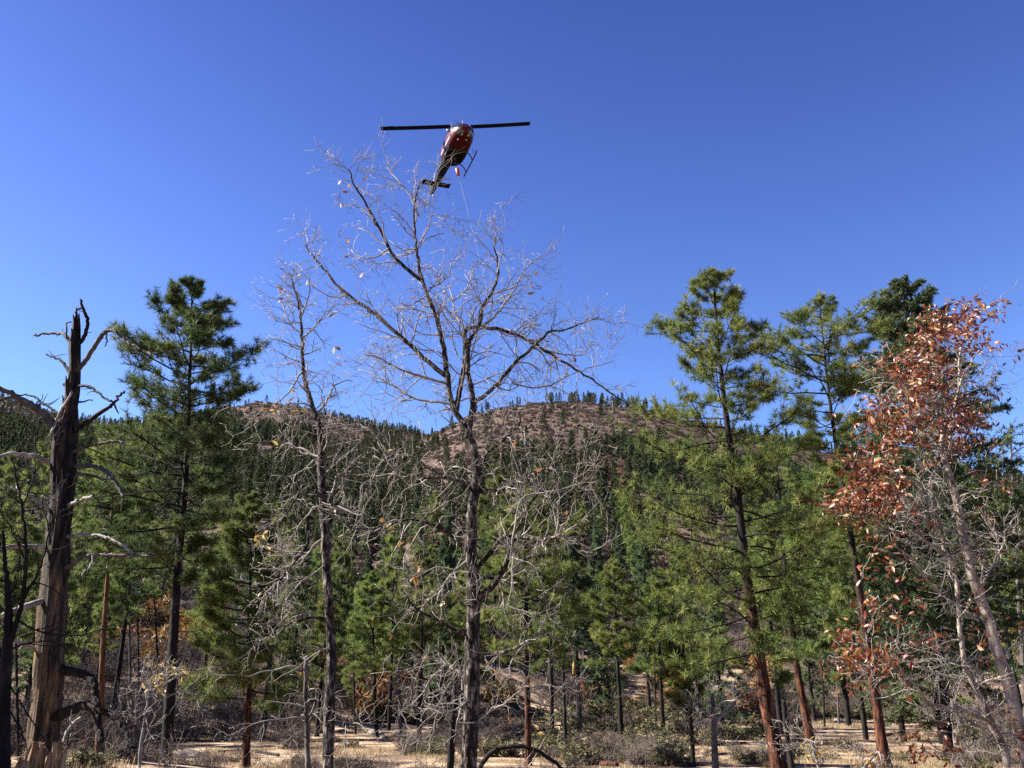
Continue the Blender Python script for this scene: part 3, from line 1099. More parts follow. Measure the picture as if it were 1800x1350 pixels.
cliffs = [rock_mesh('outcrop', rng, M['cliff'], 2, .9) for _ in range(4)]
n = 2600
ax = rng.uniform(0, 1, n)
raz, rr3 = np.empty(n), np.empty(n)
cpx = np.where(ax < .3, rng.uniform(420, 620, n), np.where(ax < .5, rng.uniform(-20, 80, n), np.where(ax < .85, rng.uniform(760, 1150, n), rng.uniform(560, 800, n))))
raz = np.array([math.atan2(at(p, 720, 1.)[0], at(p, 720, 1.)[1]) for p in cpx])
rr3 = np.where((ax >= .5) & (ax < .85), rng.uniform(520, 735, n), rng.uniform(700, 990, n))
cx_, cy_ = np.sin(raz) * rr3, np.cos(raz) * rr3
keep = fbm(np.stack([cx_, cy_], -1) / 30., 3, 61) > .2
cz_ = ground(cx_, cy_)
scatter('rock_outcrops', source('cliff_rock', cliffs), np.stack([cx_, cy_, cz_], 1)[keep], rng.uniform(.7, 2.4, keep.sum()), rng.uniform(0, 6.28, keep.sum()), rng.integers(0, 4, keep.sum()), 'grey rock outcrops strewn over the bare hilltops')


# grey leafless thicket at the foot of the hill
def thicket_mesh(rng, n, r, h, mat, name='thicket'):
    mb = MB()
    p0 = np.stack([rng.normal(0, r * .35, n), rng.normal(0, r * .35, n), np.zeros(n)], 1)
    d0 = np.stack([rng.normal(0, .35, n), rng.normal(0, .35, n), np.ones(n)], 1)
    ln = h * rng.uniform(.5, 1.1, n)
    P = wander(rng, p0, d0, ln, 6, .16, .03)
    add_tubes(mb, P, np.full((n, 6), .02) * np.linspace(1, .35, 6), 3)
    k = 7
    s = rng.integers(1, 6, (n, k))
    bp = P[np.arange(n)[:, None], s].reshape(-1, 3)
    bd = rng.normal(0, .7, (n * k, 3)) + np.array([0, 0, .6])
    B = wander(rng, bp, bd, rng.uniform(.3, .9, n * k), 4, .2)
    add_tubes(mb, B, np.full((n * k, 4), .011) * np.linspace(1, .4, 4), 3)
    return mb.mesh(name, mat)


thk = [thicket_mesh(rng, 26, 1.2, 2.6, M['brush_grey']) for _ in range(4)]
raz = rng.uniform(math.radians(-38), math.radians(38), 2600)
tr_ = rng.uniform(48, 170, 2600)
tx, ty = np.sin(raz) * tr_, np.cos(raz) * tr_
tz = ground(tx, ty)
tpx, tpy = project(np.stack([tx, ty, tz], -1))
r0 = np.interp(raz, AZ_R, R0_V)
keep = (tr_ > r0 - 2) & (fbm(np.stack([tx, ty], -1) / 12., 2, 71) > -.25)
scatter('undergrowth', source('thicket', thk), np.stack([tx, ty, tz], 1)[keep], rng.uniform(.6, 1.35, keep.sum()), rng.uniform(0, 6.28, keep.sum()), rng.integers(0, 4, keep.sum()), 'grey leafless thicket at the foot of the hill')


# ------------------------------------------------------------------ leafless broadleaf trees
def pxl(pts, tr):
    x0, y0, k = tr
    return [(x0 + u * k, y0 + v * k) for u, v in pts]


R2, R3 = (0, 450, 1 / 3.), (0, 900, 1 / 3.)
R4, R5, R6 = (450, 250, 700 / 1800.), (500, 650, 1 / 3.), (500, 1000, 500 / 1800.)
S3, S5 = (400, 660, .22222), (400, 850, .22222)
Z1, Z2, Z3, Z4, Z5 = (0, 1110, .17778), (300, 1110, .17778), (860, 1110, .17778), (1160, 1110, .17778), (1480, 1110, .17778)
Z6, Z7 = (1400, 500, .22222), (1400, 800, .22222)


def limb3(ppx, Y, dy, r0, r1, first=None):
    """limb seen at these pixels whose tip stands dy metres nearer or farther than its foot; radii in pixels"""
    n = len(ppx)
    P = np.array([at(p[0], p[1], Y + dy * (k / (n - 1)) ** 1.2) for k, p in enumerate(ppx)])
    R = np.linspace(r0, r1, n) * np.array([depth_of(p) for p in P]) / FPX
    return P, R


def grow(rng, P, R, dens, len2, r2, lo=.15, jit=.2, up=.1, flat=.0):
    """second-order branches along a limb"""
    s = np.concatenate([[0], np.cumsum(np.linalg.norm(np.diff(P, axis=0), axis=1))])
    n = max(2, int(s[-1] * dens))
    f = rng.uniform(lo, 1.0, n) * s[-1]
    i = np.clip(np.searchsorted(s, f) - 1, 0, len(P) - 2)
    fr = ((f - s[i]) / (s[i + 1] - s[i] + 1e-9))[:, None]
    p0 = P[i] * (1 - fr) + P[i + 1] * fr
    tg = nrm(P[i + 1] - P[i])
    rd = rng.normal(0, 1, (n, 3))
    rd = nrm(rd - (rd * tg).sum(1, keepdims=True) * tg)
    d = tg * rng.uniform(.25, .9, (n, 1)) + rd * .85 + np.array([0, 0, up])
    ln = rng.uniform(len2[0], len2[1], n) * (1.1 - .5 * f / s[-1])
    rad = np.minimum(np.interp(f, s, R) * .62, r2)
    return p0, d, ln, rad


def twigs(rng, limbs, dens=(5.5, 5, 4), l2=(.45, 1.5), l3=(.18, .6), l4=(.06, .22), r2=.016, up=.12, jit=.24, lo=.15, rmin=.0046, grav=0.0):
    mb = MB()
    tips = []
    a = [grow(rng, P, R, dens[0], l2, r2, lo, up=up) for P, R in limbs]
    p0, d, ln, rad = [np.concatenate([q[k] for q in a]) for k in range(4)]
    A = wander(rng, p0, d, ln, 8, jit, grav)
    RA = np.maximum(rad[:, None] * np.linspace(1, .35, 8), rmin)
    add_tubes(mb, A, RA, 4)
    # third order
    def kids(B, RB, per, lr, n, up_):
        N, m, _ = B.shape
        f = rng.uniform(.15, 1.0, (N, per)) * (m - 1)
        i = np.minimum(f.astype(int), m - 2)
        fr = (f - i)[..., None]
        ar = np.arange(N)[:, None]
        q0 = B[ar, i] * (1 - fr) + B[ar, i + 1] * fr
        tg = nrm(B[ar, i + 1] - B[ar, i])
        rd = rng.normal(0, 1, (N, per, 3))
        rd = nrm(rd - (rd * tg).sum(-1, keepdims=True) * tg)
        dd = tg * rng.uniform(.3, 1.0, (N, per, 1)) + rd * .75 + np.array([0, 0, up_])
        rr_ = np.maximum(RB[ar, i] * .62, rmin)
        L_ = rng.uniform(lr[0], lr[1], N * per)
        C = wander(rng, q0.reshape(-1, 3), dd.reshape(-1, 3), L_, n, jit, grav)
        RC = np.maximum(rr_.reshape(-1)[:, None] * np.linspace(1, .45, n), rmin * .75)
        return C, RC
    B, RB = kids(A, RA, dens[1], l3, 5, up)
    add_tubes(mb, B, RB, 3)
    tips.append(B[:, -1])
    if dens[2]:
        C, RC = kids(B, RB, dens[2], l4, 3, up)
        add_tubes(mb, C, RC, 3)
        tips.append(C[:, -1])
    return mb, np.concatenate(tips)


def oak_leaf_mesh(name, mat, rng, L=.13):
    """lobed, slightly curled leaf on a short stalk, its foot at the origin and its length along +Y"""
    ys = [0, .10, .20, .28, .38, .48, .56, .66, .76, .84, .92, 1.0]
    xs = [.012, .06, .17, .10, .27, .15, .31, .17, .26, .13, .13, 0]
    b = rng.normal(.3, .25)
    c = rng.normal(.5, .3)
    mb = MB()
    mid = [(0, y, -b * y * y * .5) for y in ys]
    lf = [(-x, y + .04 * (k % 2), -b * y * y * .5 + c * x * x * 2) for k, (x, y) in enumerate(zip(xs, ys))]
    rt = [(x, y + .04 * (k % 2), -b * y * y * .5 + c * x * x * 2.4) for k, (x, y) in enumerate(zip(xs, ys))]
    v = np.array(mid + lf + rt) * L
    n = len(ys)
    q = []
    for k in range(n - 1):
        q.append((k, k + 1, n + k + 1, n + k))
        q.append((k + 1, k, 2 * n + k, 2 * n + k + 1))
    mb.add(v, q=q)
    return mb.mesh(name, mat, smooth=True)


rng = np.random.default_rng(5)
LEAF = {k: [oak_leaf_mesh('oak_leaf', M[k], rng) for _ in range(5)] for k in ('leaf_red', 'leaf_orange', 'leaf_yellow')}


def put_leaf(parent, base, p, kind, rng, size=1.0, hang=True):
    o = obj('leaf', LEAF[kind][int(rng.integers(0, 5))], parent, np.asarray(p) - np.asarray(base))
    o.rotation_euler = (rng.normal(-1.0 if hang else 0, .8), rng.normal(0, .9), rng.uniform(0, 6.28))
    s = size * rng.uniform(.75, 1.25)
    o.scale = (s * rng.uniform(.6, .95), s, s)
    return o


def bare_tree(name, label, Y, trunk_px, r_trunk, limbs, seed, barkm, twigm, step=.1, cat='tree', carry=True, twig_kw=None, group=None, extra_r=1.0):
    """limbs: list of (pixels, depth shift, r0, r1). Returns root, base, twig tips"""
    rng = np.random.default_rng(seed)
    pts = [at(px, py, Y) for px, py in trunk_px]
    d = nrm(pts[0] - pts[1])
    g = gz(pts[0][0], Y)
    if carry and pts[0][2] > g - .1:
        pts.insert(0, pts[0] + d * ((pts[0][2] - g + .2) / max(-d[2], .3)))
    P = np.array(pts)
    rp = np.interp(np.linspace(0, 1, len(P)), np.linspace(0, 1, len(r_trunk)), r_trunk)
    R = rp * np.array([depth_of(p) for p in P]) / FPX
    base = P[0]
    root = thing(name, base, label, cat, group)
    tr = MB()
    Q, S = rough_tube(tr, P, R, 16, .07, rng, .10, .10, .008, seed=seed)
    obj('trunk', tr.mesh('trunk', barkm, base, smooth=True), root)
    LL = [(Q[int(len(Q) * .45):], S[int(len(Q) * .45):])]
    for lp in limbs:
        ppx, dy, r0, r1 = lp[:4]
        y0 = lp[4] if len(lp) > 4 else 0.0
        LP, LR = limb3(ppx, Y + y0, dy, r0 * .82, r1 * .85)
        mb = MB()
        q, s_ = rough_tube(mb, LP, LR, 9 if r0 > 3 else 6, step, rng, .10, .06, .012, seed=seed + len(LL))
        obj('limb', mb.mesh('limb', barkm if r0 > 3.5 else twigm, base, smooth=True), root)
        LL.append((q, s_))
    tw, tips = twigs(rng, LL, **(twig_kw or {}))
    tag(obj('twigs', tw.mesh('twigs', twigm, base, smooth=True), root), kind='stuff')
    return root, base, tips


# ---- the big bare oak in the middle
oak_trunk = pxl([(1165, 1275), (1185, 900), (1190, 600), (1195, 300), (1190, 0)], R6) + pxl([(985, 1050), (985, 900), (990, 750), (1008, 620), (1015, 520), (1000, 430), (975, 345), (945, 290), (905, 220), (872, 130)], R5) + pxl([(850, 950), (830, 850), (800, 750), (760, 650), (735, 560), (722, 450), (715, 340), (720, 260), (745, 170)], R4)
L_ = [
    (pxl([(748, 625), (690, 580), (620, 510), (575, 420), (530, 340), (480, 250), (440, 190), (415, 120)], R4), -.8, 4.5, 1.2),
    (pxl([(868, 1065), (800, 1010), (720, 940), (640, 865), (570, 805), (500, 750), (430, 700), (370, 650), (330, 600), (280, 545), (240, 490), (215, 460)], R4), .8, 5.5, 1.2),
    (pxl([(955, 1335), (982, 1200), (975, 1130), (960, 1050), (958, 950), (968, 890), (1005, 845), (1020, 760), (1060, 690), (1090, 620), (1095, 560), (1080, 480), (1086, 405)], R4), -.9, 7, 1.1),
    (pxl([(905, 1215), (920, 1130), (940, 1010), (948, 900), (945, 850), (1000, 835), (1070, 840), (1150, 860), (1230, 895), (1300, 940), (1380, 985), (1450, 1030), (1520, 1075), (1600, 1130), (1690, 1190)], R4), 1.0, 6, 1.2),
    (pxl([(982, 1178), (1040, 1140), (1100, 1080), (1160, 1010), (1230, 945), (1280, 900), (1330, 855), (1390, 850), (1450, 830), (1550, 790)], R4), -.6, 5, 1.0, -.3),
    (pxl([(1010, 835), (1070, 800), (1130, 720), (1180, 640), (1220, 570), (1255, 530)], R4), .5, 2.6, .9),
    (pxl([(945, 850), (900, 770), (885, 690), (868, 645)], R4), .6, 2.6, .9, .4),
    (pxl([(890, 715), (940, 680), (970, 620), (985, 570)], R4), .5, 2, .8, .6),
    (pxl([(870, 1092), (790, 1070), (720, 1050), (660, 1030), (600, 1000), (540, 970), (490, 960)], R4), -1.0, 3.2, 1),
    (pxl([(880, 1182), (800, 1172), (720, 1160), (640, 1110), (570, 1070), (500, 1040), (460, 1030)], R4), .9, 3, 1),
    (pxl([(770, 690), (730, 720), (690, 740), (650, 725)], R4), -.4, 2, .8),
    (pxl([(780, 660), (830, 640), (870, 600), (880, 545)], R4), .4, 1.8, .8),
    (pxl([(722, 480), (770, 400), (800, 330), (860, 360)], R4), -.4, 1.8, .7),
    (pxl([(735, 330), (700, 250), (650, 180), (600, 120), (610, 80)], R4), .5, 2, .8),
    (pxl([(600, 480), (540, 520), (480, 520), (430, 490)], R4), .3, 1.8, .8, -.3),
    (pxl([(1240, 935), (1180, 990), (1100, 1110), (1000, 1200)], R4), .6, 1.6, .8),
    (pxl([(1300, 940), (1400, 960), (1480, 960), (1510, 900)], R4), .3, 2.0, .8, .6),
    (pxl([(1160, 1090), (1260, 1110), (1350, 1090), (1450, 1040), (1620, 985)], R4), .5, 1.9, .8, -.2),
    # lower crown
    (pxl([(1022, 500), (1060, 450), (1120, 400), (1190, 340), (1240, 280), (1230, 220), (1200, 190)], R5), -.9, 4.5, 1.2),
    (pxl([(1030, 640), (1120, 635), (1190, 610), (1260, 580), (1340, 540), (1420, 500), (1480, 450), (1530, 400)], R5), -1.0, 5, 1.2),
    (pxl([(1005, 1060), (1090, 960), (1140, 890), (1200, 870), (1250, 800), (1290, 720), (1340, 650), (1370, 590)], R5), -1.0, 5.5, 1.6),
    (pxl([(1010, 1215), (1090, 1150), (1140, 1080), (1180, 990), (1200, 910), (1230, 885), (1310, 890), (1400, 885), (1500, 885), (1570, 920), (1640, 960)], R5), -1.6, 8, 1.8),
    (pxl([(1010, 1095), (1120, 1100), (1200, 1130), (1280, 1180), (1360, 1220), (1450, 1250)], R5), .9, 4, 1.5),
    (pxl([(990, 625), (900, 580), (830, 570), (760, 570), (690, 560), (610, 545)], R5), -.8, 4, 1.2),
    (pxl([(965, 950), (890, 890), (830, 840), (760, 810), (660, 790), (560, 815), (470, 835), (400, 840), (345, 830)], R5), -1.2, 5, 1.3),
    (pxl([(1000, 600), (850, 560), (735, 500), (690, 460), (600, 450), (540, 430), (490, 360), (450, 300)], R5), .9, 3.6, 1.0),
    (pxl([(975, 1000), (880, 1080), (820, 1180), (780, 1260)], R5), -.7, 3.5, 1.2),
    (pxl([(990, 860), (930, 855), (850, 850), (770, 745)], R5), -.6, 4, 2.0),
    (pxl([(1190, 1000), (1240, 700), (1330, 650), (1420, 640), (1540, 610), (1650, 590)], R5), -.4, 2.2, .9, -.9),
    (pxl([(1040, 560), (1130, 520), (1140, 440), (1120, 340)], R5), -.5, 2.4, .9),
    (pxl([(1210, 960), (1200, 1080), (1195, 1180), (1170, 1260)], R5), -.4, 2.0, .8, -1.2),
    (pxl([(1160, 420), (1040, 370), (960, 320), (880, 280), (800, 220), (735, 120)], R6), -.9, 4, 1.2),
    (pxl([(1175, 700), (1100, 650), (1040, 610), (1000, 580), (950, 490)], R6), .6, 5, 2),
    (pxl([(1100, 650), (1000, 640), (930, 690), (890, 770), (820, 840), (720, 920)], R6), -.4, 2.6, 1.0, .4),
    (pxl([(1210, 595), (1290, 560), (1380, 530), (1460, 500), (1540, 460), (1620, 430), (1690, 410)], R6), -.9, 4.5, 1.5),
    (pxl([(1540, 460), (1450, 560), (1420, 650), (1400, 740)], R6), -.3, 2.2, 1.0, -.8),
    (pxl([(1180, 240), (1110, 180), (1070, 80), (1080, 0)], R6), -.6, 3, 1.4),
    (pxl([(1190, 800), (1120, 870), (1060, 900), (960, 900), (860, 900)], R6), -.8, 2.6, 1.0),
    (pxl([(1180, 1000), (1300, 900), (1400, 850), (1500, 760), (1650, 740), (1780, 760)], R6), -.8, 2.4, 1.0),
]
root, base, tips = bare_tree('bare_oak', 'big bare grey oak with twisted twigs in the middle of the picture', 15.0, oak_trunk,
                             [15.5, 15, 14, 13, 12, 11.7, 11, 10, 9.3, 8.5, 7.5, 7, 6.3, 5.5, 5, 4.7, 4.2, 3.8, 3.6, 3.2, 2.7, 2.2, 1.8, 1.4, 1.0], L_, 101, M['bark_oak'], M['twig'],
                             twig_kw=dict(dens=(5.2, 4, 2), l4=(.08, .28)))
rng = np.random.default_rng(102)
OAK_LEAVES = [(687, 280, 1), (612, 306, 1), (628, 298, 2), (618, 322, 2), (650, 310, 1), (598, 333, 1), (593, 358, 3), (604, 368, 2), (605, 408, 2), (590, 430, 2), (522, 468, 1), (607, 458, 1), (648, 473, 1), (730, 520, 2), (705, 530, 1), (790, 512, 1), (945, 524, 2), (948, 475, 2), (750, 562, 1), (585, 552, 1), (552, 597, 1), (600, 595, 2), (588, 607, 2), (795, 585, 2), (860, 568, 1), (945, 605, 1), (970, 628, 2), (1000, 628, 2), (1102, 683, 1), (970, 640, 1), (710, 702, 1), (1000, 735, 3), (930, 728, 1), (913, 772, 1), (686, 786, 2), (925, 705, 1), (820, 733, 1), (935, 830, 2), (920, 837, 2), (975, 845, 1), (1000, 898, 1), (674, 905, 2), (695, 930, 6), (715, 938, 5), (735, 985, 5), (728, 1012, 2), (770, 935, 1), (765, 890, 1), (730, 1010, 2), (775, 1058, 1), (693, 1063, 1), (798, 1072, 3), (745, 1150, 3), (752, 1057, 1), (930, 1188, 2), (935, 1205, 1), (968, 1228, 2), (875, 1262, 2), (895, 1265, 2), (1105, 1265, 1), (912, 1340, 2), (650, 1105, 1), (860, 1100, 1), (870, 1180, 1), (700, 1120, 1)]
tpx, tpy = project(tips)
for px, py, n in OAK_LEAVES:
    d2 = (tpx - px) ** 2 + (tpy - py) ** 2
    near = np.argsort(d2)[:max(n, 1) + 1]
    for k in range(n):
        put_leaf(root, base, tips[near[k]] + rng.normal(0, .006, 3), 'leaf_orange' if rng.uniform() < .85 else 'leaf_yellow', rng, 1.0)

# ---- the smaller bare oak left of it
so_trunk = pxl([(272, 1270), (280, 1000), (288, 800), (296, 600), (292, 400), (280, 200)], R6) + pxl([(220, 1000), (212, 870), (205, 750), (200, 640), (190, 520), (196, 400), (182, 290), (152, 210)], R5) + pxl([(225, 1090), (212, 1010), (210, 920), (205, 850), (200, 780), (185, 700), (160, 620), (150, 590)], R4)
L_ = [
    (pxl([(210, 885), (250, 850), (300, 800), (345, 755)], R4), -.4, 2.2, .8),
    (pxl([(205, 860), (160, 830), (130, 770), (110, 700), (100, 655)], R4), .5, 2, .8),
    (pxl([(200, 800), (230, 720), (245, 660), (235, 600)], R4), -.4, 2, .8),
    (pxl([(212, 1022), (170, 1000), (120, 1000), (70, 1010)], R4), .4, 1.6, .7),
    (pxl([(214, 1035), (190, 1060), (150, 1130), (80, 1190), (0, 1270), (-60, 1310)], R4), -.9, 2.4, .9),
    (pxl([(655, 245), (600, 220), (520, 225), (460, 230)], S3), -.5, 2.2, .9),
    (pxl([(690, 315), (760, 250), (810, 150), (850, 80), (900, 50), (980, 40)], S3), .5, 3, .9),
    (pxl([(690, 345), (620, 310), (560, 330)], S3), -.3, 2.4, 1),
    (pxl([(745, 640), (690, 640), (600, 580), (540, 570), (480, 530), (440, 560)], S3), .4, 3.2, 1),
    (pxl([(735, 700), (690, 660), (620, 740), (540, 780), (515, 870)], S3), -.6, 3.2, 1),
    (pxl([(750, 970), (680, 900), (610, 860), (560, 940), (500, 1040), (440, 1130), (370, 1180), (270, 1230)], S3), -.8, 4, 1.2),
    (pxl([(765, 1000), (830, 920), (860, 800), (930, 760), (1000, 680), (1070, 620)], S3), .5, 2.6, .9),
    (pxl([(765, 1035), (900, 1040), (1000, 1090), (1080, 1110)], S3), -.5, 3, .9),
    (pxl([(745, 200), (690, 180), (640, 250), (560, 340), (480, 480)], S5), -.5, 3.4, 1.2),
    (pxl([(640, 260), (630, 350), (640, 430), (610, 520), (510, 640), (450, 720), (380, 810), (320, 900), (270, 980), (200, 1090), (150, 1200)], S5), -.9, 3.8, 1.3, -.4),
    (pxl([(780, 1070), (680, 1060), (600, 1070), (500, 1100), (420, 1150), (330, 1190), (230, 1230), (190, 1320)], S5), -.9, 4, 1.3),
    (pxl([(800, 450), (900, 420), (960, 370), (1040, 350)], S5), -.5, 2.2, 1.0),
    (pxl([(770, 430), (690, 480), (620, 570), (520, 640), (460, 740)], S5), .5, 2.4, 1.0),
    (pxl([(770, 640), (700, 700), (560, 800), (440, 960), (420, 1100)], S5), -.9, 2.2, .9),
    (pxl([(310, 500), (200, 510), (90, 470)], R6), -.5, 2.4, 1.4),
    (pxl([(300, 960), (400, 970), (480, 990), (540, 1040), (600, 1100)], R6), -.5, 1.8, .8),
    (pxl([(760, 400), (800, 380), (860, 370), (960, 340)], S3), .3, 1.8, .8),
    (pxl([(770, 560), (860, 550), (980, 520), (1080, 500)], S3), -.4, 1.8, .8),
]
root, base, tips = bare_tree('bare_oak', 'smaller slim bare oak left of the big one, lower twigs drooping', 16.5, so_trunk, [10.5, 10, 9.5, 9, 8.5, 8, 7.7, 7.3, 7, 6.5, 6, 5.6, 5.2, 4.6, 4, 3.4, 2.9, 2.5, 2.1, 1.8, 1.3, .9],
                             L_, 111, M['bark_oak'], M['twig'], twig_kw=dict(dens=(5.0, 4, 2), l2=(.35, 1.2), up=.0))
tpx, tpy = project(tips)
for px, py, n, kd in [(500, 480, 2, 0), (490, 505, 2, 0), (496, 512, 3, 0), (487, 530, 2, 0), (530, 482, 2, 0), (542, 490, 2, 0), (505, 586, 1, 0), (557, 600, 1, 0), (475, 715, 5, 1), (485, 722, 4, 1), (520, 695, 4, 1), (515, 722, 3, 1), (535, 722, 2, 1), (480, 782, 1, 1), (460, 945, 6, 1), (470, 965, 6, 1), (450, 940, 4, 1), (560, 1045, 5, 0), (555, 1052, 3, 0), (458, 1040, 4, 1), (590, 905, 2, 0), (505, 1065, 1, 0), (580, 1140, 2, 0)]:
    near = np.argsort((tpx - px) ** 2 + (tpy - py) ** 2)[:n + 1]
    for k in range(n):
        put_leaf(root, base, tips[near[k]] + rng.normal(0, .006, 3), 'leaf_yellow' if kd else 'leaf_orange', rng, 1.0)

# ---- the rust-leaved oak at the right
ro_trunk = pxl([(1830, 1250), (1785, 1060), (1740, 900), (1690, 700), (1660, 550), (1600, 350), (1540, 220)], Z5) + pxl([(1530, 1330), (1460, 1150), (1390, 950), (1350, 780), (1310, 600), (1280, 430), (1245, 270), (1215, 180), (1180, 60)], Z7) + pxl([(1158, 1320), (1150, 1120), (1112, 1000), (1110, 870), (1082, 670)], Z6)
L_ = [
    (pxl([(1225, 1400), (1215, 1320), (1230, 1100), (1268, 900), (1288, 800), (1320, 720), (1370, 640), (1410, 560), (1480, 500)], Z6), .6, 4, 1),
    (pxl([(1285, 810), (1290, 650), (1300, 500), (1370, 330), (1430, 230), (1500, 180)], Z6), -.4, 3, .9, .4),
    (pxl([(1625, 1340), (1620, 1200), (1540, 1020), (1450, 860), (1390, 700), (1310, 560), (1260, 430), (1210, 320)], Z5) + pxl([(1250, 890), (1180, 770), (1150, 620), (1120, 520), (1060, 410), (1000, 320), (930, 220), (850, 170)], Z7), -.6, 9, 1.2, -.3),
    (pxl([(1450, 880), (1340, 820), (1200, 770), (1120, 750), (1080, 770), (920, 730), (850, 700), (780, 620), (700, 500), (640, 430), (500, 370), (440, 300), (380, 280), (290, 200)], Z5), -1.0, 5.5, 1.2, -.4),
    (pxl([(1180, 775), (1060, 710), (990, 640), (900, 570), (820, 500), (760, 460)], Z7), -.6, 4.5, 1.5, -.5),
    (pxl([(1150, 585), (1050, 540), (960, 480), (890, 430), (830, 350), (740, 290)], Z7), .6, 3, 1.0, -.4),
    (pxl([(1330, 650), (1240, 610), (1160, 570), (1060, 540), (940, 460)], Z7), -.8, 2.2, 1.0),
    (pxl([(1440, 1310), (1250, 1180), (1100, 1060), (1020, 970), (950, 870), (880, 790), (750, 700), (720, 580)], Z7), -.8, 3.4, 1.0, -.3),
    (pxl([(1290, 440), (1240, 410), (1150, 370), (1040, 280), (960, 200)], Z7), .5, 2.8, 1.0),
    (pxl([(1420, 1040), (1480, 1020), (1530, 900), (1580, 820), (1640, 700), (1650, 600), (1760, 470)], Z7), .6, 3.4, 1.2),
    (pxl([(1470, 1030), (1480, 850), (1500, 720), (1470, 620)], Z7), -.4, 2.4, 1.0, .2),
    (pxl([(1600, 770), (1700, 740), (1790, 700)], Z7), .3, 2.2, 1.0, .4),
    (pxl([(1270, 350), (1330, 310), (1430, 290), (1500, 200)], Z7), -.5, 2.4, .9),
    (pxl([(1540, 230), (1350, 270), (1100, 275), (850, 290), (640, 330)], Z5), -.9, 2.6, .9),
    (pxl([(1230, 430), (1100, 480), (950, 480), (860, 470)], Z5), -.4, 2.0, 1.2, -.6),
    (pxl([(1090, 775), (1080, 850), (1110, 1000), (1110, 1160)], Z5), -.3, 2.0, .9, -.9),
    (pxl([(1100, 760), (1120, 650), (1190, 460)], Z5), -.2, 2.0, .9, -.9),
    (pxl([(1600, 210), (1680, 150), (1790, 110)], Z5), .3, 2.6, 1.2),
    (pxl([(1110, 990), (1050, 910), (960, 830), (780, 760)], Z6), -.6, 2.6, .9),
    (pxl([(1112, 900), (1150, 820), (1200, 780)], Z6), .3, 1.8, .8),
    (pxl([(1150, 1130), (1050, 1060), (900, 1080), (870, 1050)], Z6), -.5, 2.2, .8),
    (pxl([(1290, 800), (1380, 760), (1460, 820), (1560, 770)], Z6), .4, 1.6, .7, .4),
    (pxl([(1300, 1320), (1380, 1290), (1450, 1250)], Z6), .3, 1.8, .8, .2),
    (pxl([(1840, 1060), (1620, 1010), (1400, 1060), (1200, 1170), (1060, 1210), (900, 1140)], Z5), -.6, 2.2, 1.0),
]
root, base, tips = bare_tree('rust_leaved_oak', 'pale-stemmed oak still carrying rust-red leaves, at the right', 14.0, ro_trunk, [12.5, 11.5, 11, 10.5, 10, 9.7, 9.3, 9, 8.6, 8.2, 7.8, 7.4, 7, 6.6, 6.2, 5.8, 5, 4.2, 3.5, 2.7, 1.8, 1.1], L_, 121, M['bark_pale'], M['twig'],
                             twig_kw=dict(dens=(5.5, 4, 2), l2=(.3, 1.1)))
tpx, tpy = project(tips)
rng = np.random.default_rng(123)
CL = [(1660, 560, 45, 22, 42), (1715, 548, 28, 12, 26), (1640, 600, 45, 25, 60), (1735, 615, 32, 12, 34), (1700, 590, 25, 20, 22), (1600, 640, 45, 22, 60), (1640, 660, 40, 30, 50), (1580, 690, 35, 25, 45), (1650, 720, 35, 25, 45), (1700, 735, 25, 22, 30), (1560, 755, 40, 28, 55), (1600, 740, 40, 22, 45), (1680, 780, 35, 25, 40),
      (1540, 820, 45, 26, 75), (1520, 850, 35, 25, 60), (1490, 880, 30, 15, 38), (1560, 865, 35, 22, 40), (1590, 900, 45, 25, 35), (1530, 935, 30, 18, 18), (1560, 1000, 25, 20, 26), (1530, 1040, 25, 18, 28), (1560, 1075, 25, 18, 18), (1480, 1160, 25, 22, 45), (1520, 1140, 30, 25, 55), (1550, 1165, 30, 22, 40), (1500, 1190, 30, 15, 25), (1600, 1160, 35, 22, 30), (1650, 1120, 30, 20, 25),
      (1640, 1310, 40, 22, 40), (1610, 1320, 25, 18, 24), (1670, 1330, 35, 15, 20), (1700, 1150, 40, 30, 10), (1720, 870, 40, 30, 22), (1700, 960, 40, 40, 12), (1760, 950, 40, 60, 18), (1750, 1050, 40, 60, 18), (1730, 1150, 35, 40, 8), (1755, 660, 12, 25, 8), (1640, 1060, 40, 30, 18), (1790, 1250, 20, 40, 16)]
leaf_pts = []
link = MB()
LP0, LP1 = [], []
for px, py, sx, sy, n in CL:
    for c in range(max(1, int(n / (1.3 if py < 900 and px < 1720 else 4.2)))):
        qx, qy = rng.normal(px, sx * .8), rng.normal(py, sy * .8)
        near = np.argsort((tpx - qx) ** 2 + (tpy - qy) ** 2)[:6]
        t0 = tips[near[int(rng.integers(0, 4))]]
        tgt = at(qx, qy, t0[1] + rng.normal(0, .15))
        if np.linalg.norm(tgt - t0) > 1.5:
            tgt = t0 + nrm(tgt - t0) * 1.5
        LP0.append(t0)
        LP1.append(tgt)
        for k in range(6):
            leaf_pts.append(t0 + (tgt - t0) * rng.uniform(.55, 1.1) + rng.normal(0, .075, 3))
LP0, LP1 = np.array(LP0), np.array(LP1)
PP = np.stack([LP0 + (LP1 - LP0) * f for f in (0, .33, .66, 1)], 1)
PP[:, 1:3] += rng.normal(0, .02, (len(PP), 2, 3))
add_tubes(link, PP, np.full((len(PP), 4), .004), 3)
tag(obj('leaf_stems', link.mesh('leaf_stems', M['twig'], base), root), kind='stuff')
leaf_pts = np.array(leaf_pts)
rng.shuffle(leaf_pts)
for p in leaf_pts[:290]:
    put_leaf(root, base, p, 'leaf_red', rng, .88)
